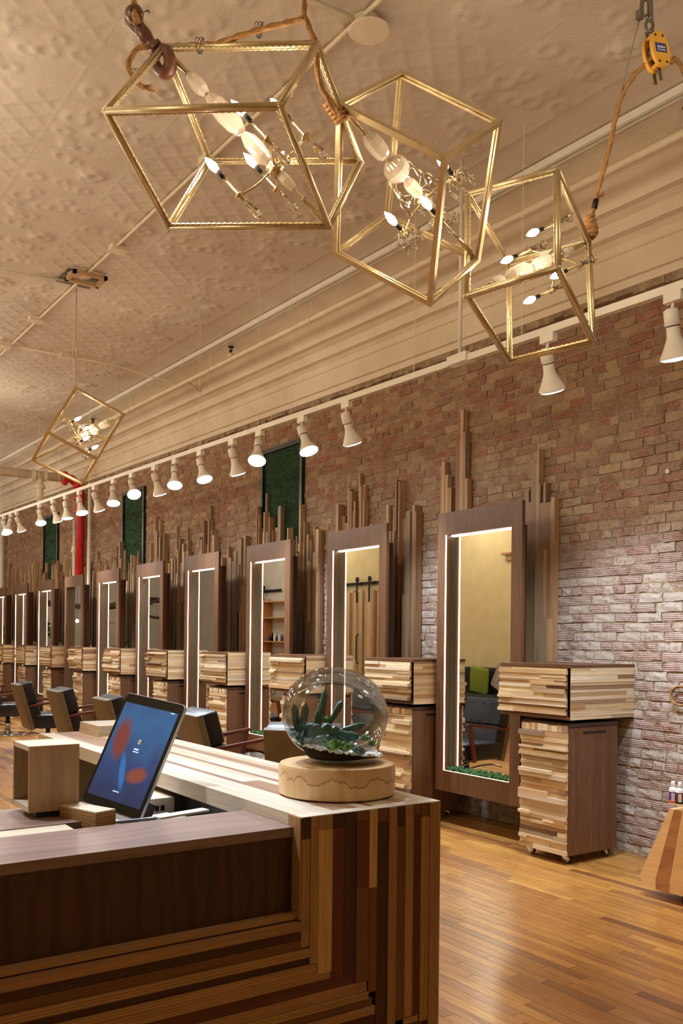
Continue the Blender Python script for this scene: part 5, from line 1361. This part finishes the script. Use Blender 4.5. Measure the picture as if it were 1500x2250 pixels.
# ------------------------------------------------------------------ across the room (seen in the mirrors)
t = thing('black_sofa', (-1.6, 11.8, 0), 'black sofa against the cream wall, seen in the nearest mirror', 'sofa')
rbox('seat', 'black_cloth', t, (-1.55, 11.6, .42), (.75, 2.2, .2), .04, seg=3); rbox('backrest', 'black_cloth', t, (-1.86, 11.6, .74), (.2, 2.2, .5), .05, seg=3)
MB().box((-1.9, 10.55, .22), (-1.18, 12.65, .32), long=1).build('frame', 'stool', t)
for x in (-1.85, -1.25):
    for y in (10.6, 12.6): MB().lathe([(.025, 0), (.035, .22)], (x, y, 0), n=10).build('leg', 'stool_dark', t)
def pillow(c, mat, lab, rot):
    o = rbox('throw_pillow', mat, None, (0, 0, 0), (.13, .46, .46), .045, rot, 3)
    for v in o.data.vertices:
        r2 = max(abs(v.co.y), abs(v.co.z))/.23; v.co.x *= max(.25, 1.25-r2)
    o.location = c; tag(o, lab, 'pillow')
pillow((-1.64, 11.85, .77), 'green_cloth', 'green throw pillow on the black sofa in the nearest mirror', Matrix.Rotation(.2, 3, 'Y')@Matrix.Rotation(.12, 3, 'X'))
pillow((-1.64, 11.25, .80), 'pattern_cloth', 'black and white patterned pillow on the black sofa', Matrix.Rotation(.2, 3, 'Y')@Matrix.Rotation(.5, 3, 'X'))
t = thing('side_table', (-.7, 11.9, 0), 'low dark wooden table in front of the black sofa', 'table')
MB().box((-.95, 11.4, .40), (-.45, 12.4, .44), long=1).build('tabletop', 'stool_dark', t)
for x in (-.92, -.48):
    for y in (11.44, 12.36): MB().lathe([(.015, 0), (.025, .40)], (x, y, 0), n=8).build('leg', 'black', t)
t = thing('wall_shelf', (-1.97, 11.46, 3.0), 'little wooden wall bracket high on the cream wall', 'shelf')
MB().box((-2.0, 11.36, 3.02), (-1.9, 11.60, 3.06), long=1).build('board', 'stool_dark', t); MB().box((-2.0, 11.40, 2.92), (-1.95, 11.55, 2.95), long=1).build('board', 'stool_dark', t)
def barn_door(y0, y1, k, lab):
    t_ = thing('barn_door', (-1.9, (y0+y1)/2, .05), lab, 'door', 'sliding plank doors across the room'); r_ = random.Random(k); y = y0
    while y < y1-.01:
        w_ = min(r_.uniform(.05, .12), y1-y); MB().box((-1.93, y, .05), (-1.89+r_.uniform(0, .012), y+w_-.003, 2.55+r_.uniform(-.03, .05)), long=2).build('plank', r_.choice(('stave', 'strip')), t_); y += w_
    for y in (y0+.2, y1-.2):
        MB().box((-1.885, y-.025, 2.30), (-1.875, y+.025, 2.80)).build('hanger_strap', 'iron', t_)
        MB().lathe([(.06, 0), (.06, .02)], (-1.9, y, 2.80), (1, 0, 0), 16).build('wheel', 'iron', t_)
    MB().tube([(-1.875, y0+.12, .95), (-1.82, y0+.12, 1.0), (-1.82, y0+.12, 1.55), (-1.875, y0+.12, 1.6)], .014, 8).build('pull_handle', 'iron', t_)
barn_door(15.82, 16.9, 1, 'left sliding plank door seen in the second mirror'); barn_door(14.70, 15.76, 2, 'right sliding plank door seen in the second mirror'); barn_door(19.98, 21.0, 3, 'sliding plank door beside the shelves, seen in the third mirror')
t = thing('door_rail', (-1.95, 16, 2.7), 'black steel sliding door rail above the pair of plank doors', 'rail')
MB().box((-1.96, 14.2, 2.68), (-1.945, 17.4, 2.745)).build('rail', 'iron', t)
t = thing('door_rail', (-1.95, 20.3, 2.8), 'black steel rail above the single plank door', 'rail')
MB().box((-1.96, 19.4, 2.68), (-1.945, 21.4, 2.745)).build('rail', 'iron', t)
t = thing('display_shelves', (-1.8, 19.4, 0), 'wooden wall shelves holding dark bottles, seen in the third mirror', 'shelves')
for z in (.9, 1.40, 2.0, 2.41): MB().box((-1.98, 18.7, z), (-1.72, 19.93, z+.025), long=1).build('shelf', 'stool', t)
MB().box((-1.98, 19.90, .1), (-1.72, 19.94, 2.45), long=2).build('upright', 'stool_dark', t); MB().box((-1.98, 18.68, .1), (-1.72, 18.70, 2.45), long=2).build('upright', 'stool_dark', t)
kb = 0
for z in (.925, 1.425):
    y = 18.78; kb = 0
    while y < 19.85:
        h = random.uniform(.14, .22); o = MB().lathe([(.032, 0), (.034, .01), (.034, h*.7), (.014, h*.82), (.014, h)], (0, 0, 0), n=10).build('bottle', random.choice(('black', 'purple', 'blackgloss', 'white')), None, True)
        o.location = (-1.85, y, z); kb += 1; tag(o, f'{ordn[(kb-1) % 12]} bottle from the near end of the {"lower" if z < 1 else "upper"} stocked display shelf', 'bottle', 'bottles on the display shelves'); y += random.uniform(.085, .16)
def leafy(name, c, n, l, lab, hang=False, seed=1):
    t_ = thing(name, c, lab, 'plant'); r_ = random.Random(seed)
    MB().lathe([(.12, 0), (.16, .25), (.15, .26)], c, n=16).build('pot', 'cream_paint', t_, True)
    MB().tube(interp([V(c)+V((0, 0, .25)), V(c)+V((.02, 0, .7)), V(c)+V((0, .03, 1.7))], 4), .02, 6).build('stem', 'log', t_)
    for k in range(n):
        a = r_.random()*6.28; e = r_.uniform(-.3, .9); b0 = V(c)+V((0, .02, .6+1.3*r_.random())); d = V((math.cos(a), math.sin(a), e))
        leaf(MB(), b0+d*.15, d, l*r_.uniform(.7, 1.2), l*.32, .01, -.35, point=.4).build('leaf', 'plant', t_, True)
leafy('potted_plant', (3.6, 24.9, 0), 26, .5, 'large leafy green plant at the far end of the room', seed=2)
leafy('potted_plant', (2.1, 24.9, 0), 22, .45, 'second leafy green plant near the far wall', seed=5)
leafy('potted_plant', (.75, 24.9, .0), 18, .4, 'third leafy plant by the far wall, seen past the driftwood', seed=8)
# lattice screen and beam at the far wall
t = thing('lattice_screen', (-1.2, 25.9, 0), 'white lattice screen door at the far wall with dark beam above', 'screen')
mb = MB()
for k in range(-14, 26):
    for s_ in (1, -1):
        x = -1.8+k*.12
        a, b_ = [x, 0.1], [x+s_*2.4, 2.5]
        if s_ < 0: a[0] += 1.2; b_[0] += 1.2
        pts = []
        for q in range(41):
            f = q/40; xx = a[0]+(b_[0]-a[0])*f; zz_ = a[1]+(b_[1]-a[1])*f
            if -1.75 < xx < -.65: pts.append((xx, 25.93, zz_))
        if len(pts) > 1: mb.beam(pts[0], pts[-1], .012, .022, (0, 1, 0))
tag(mb.build('lattice', 'white_metal', t), kind='stuff')
for a, b_ in (((-1.8, 25.9, .05), (-1.75, 25.96, 2.5)), ((-.65, 25.9, .05), (-.6, 25.96, 2.5)), ((-1.8, 25.9, 2.5), (-.6, 25.96, 2.55))): MB().box(a, b_).build('frame', 'white_metal', t)
MB().box((-1.95, 25.8, 2.58), (-.4, 25.98, 2.72), long=0).build('beam', 'log', t)
t = thing('driftwood_lamp', (3.2, 18.2, 2.2), 'dark driftwood log hung with small bulbs, seen in the unlit mirror', 'pendant lamp')
MB().tube(interp([(4.3, 18.1, 2.15), (3.7, 18.2, 2.1), (3.0, 18.3, 2.12), (2.2, 18.4, 2.3)], 6), [.05+.015*math.sin(k) for k in range(19)], 10).build('log', 'log', t, True)
for x in (3.62, 3.70, 3.78, 3.86):
    MB().tube([(x, 18.2, 4.8), (x, 18.2, 1.87)], .004, 5).build('cord', 'iron', t); MB().ball((x, 18.2, 1.80), .035, 10, 7).build('bulb', 'bulb', t, True)
for x in (3.0, 4.2): MB().tube([(x, 18.2, 4.87), (x, 18.25, 2.15)], .006, 5).build('cord', 'iron', t)
t = thing('driftwood_branch', (.6, 22, 2.3), 'dark antler-like driftwood branch hanging near the far wall', 'branch')
MB().tube(interp([(1.6, 22, 2.25), (1.0, 22, 2.3), (.4, 22, 2.4), (-.1, 22, 2.75), (-.3, 22, 3.1)], 5), [.07-.003*k for k in range(21)], 8).build('limb', 'log', t, True)
MB().tube(interp([(.4, 22, 2.4), (.1, 22, 2.45), (-.3, 22, 2.5), (-.5, 22, 2.75)], 4), .03, 8).build('limb', 'log', t, True)
MB().tube(interp([(.7, 22, 2.35), (.5, 22, 2.05), (.2, 22, 2.0)], 4), .035, 8).build('limb', 'log', t, True)
MB().tube([(.9, 22, 2.3), (.9, 22, 4.95)], .006, 5).build('cord', 'iron', t)
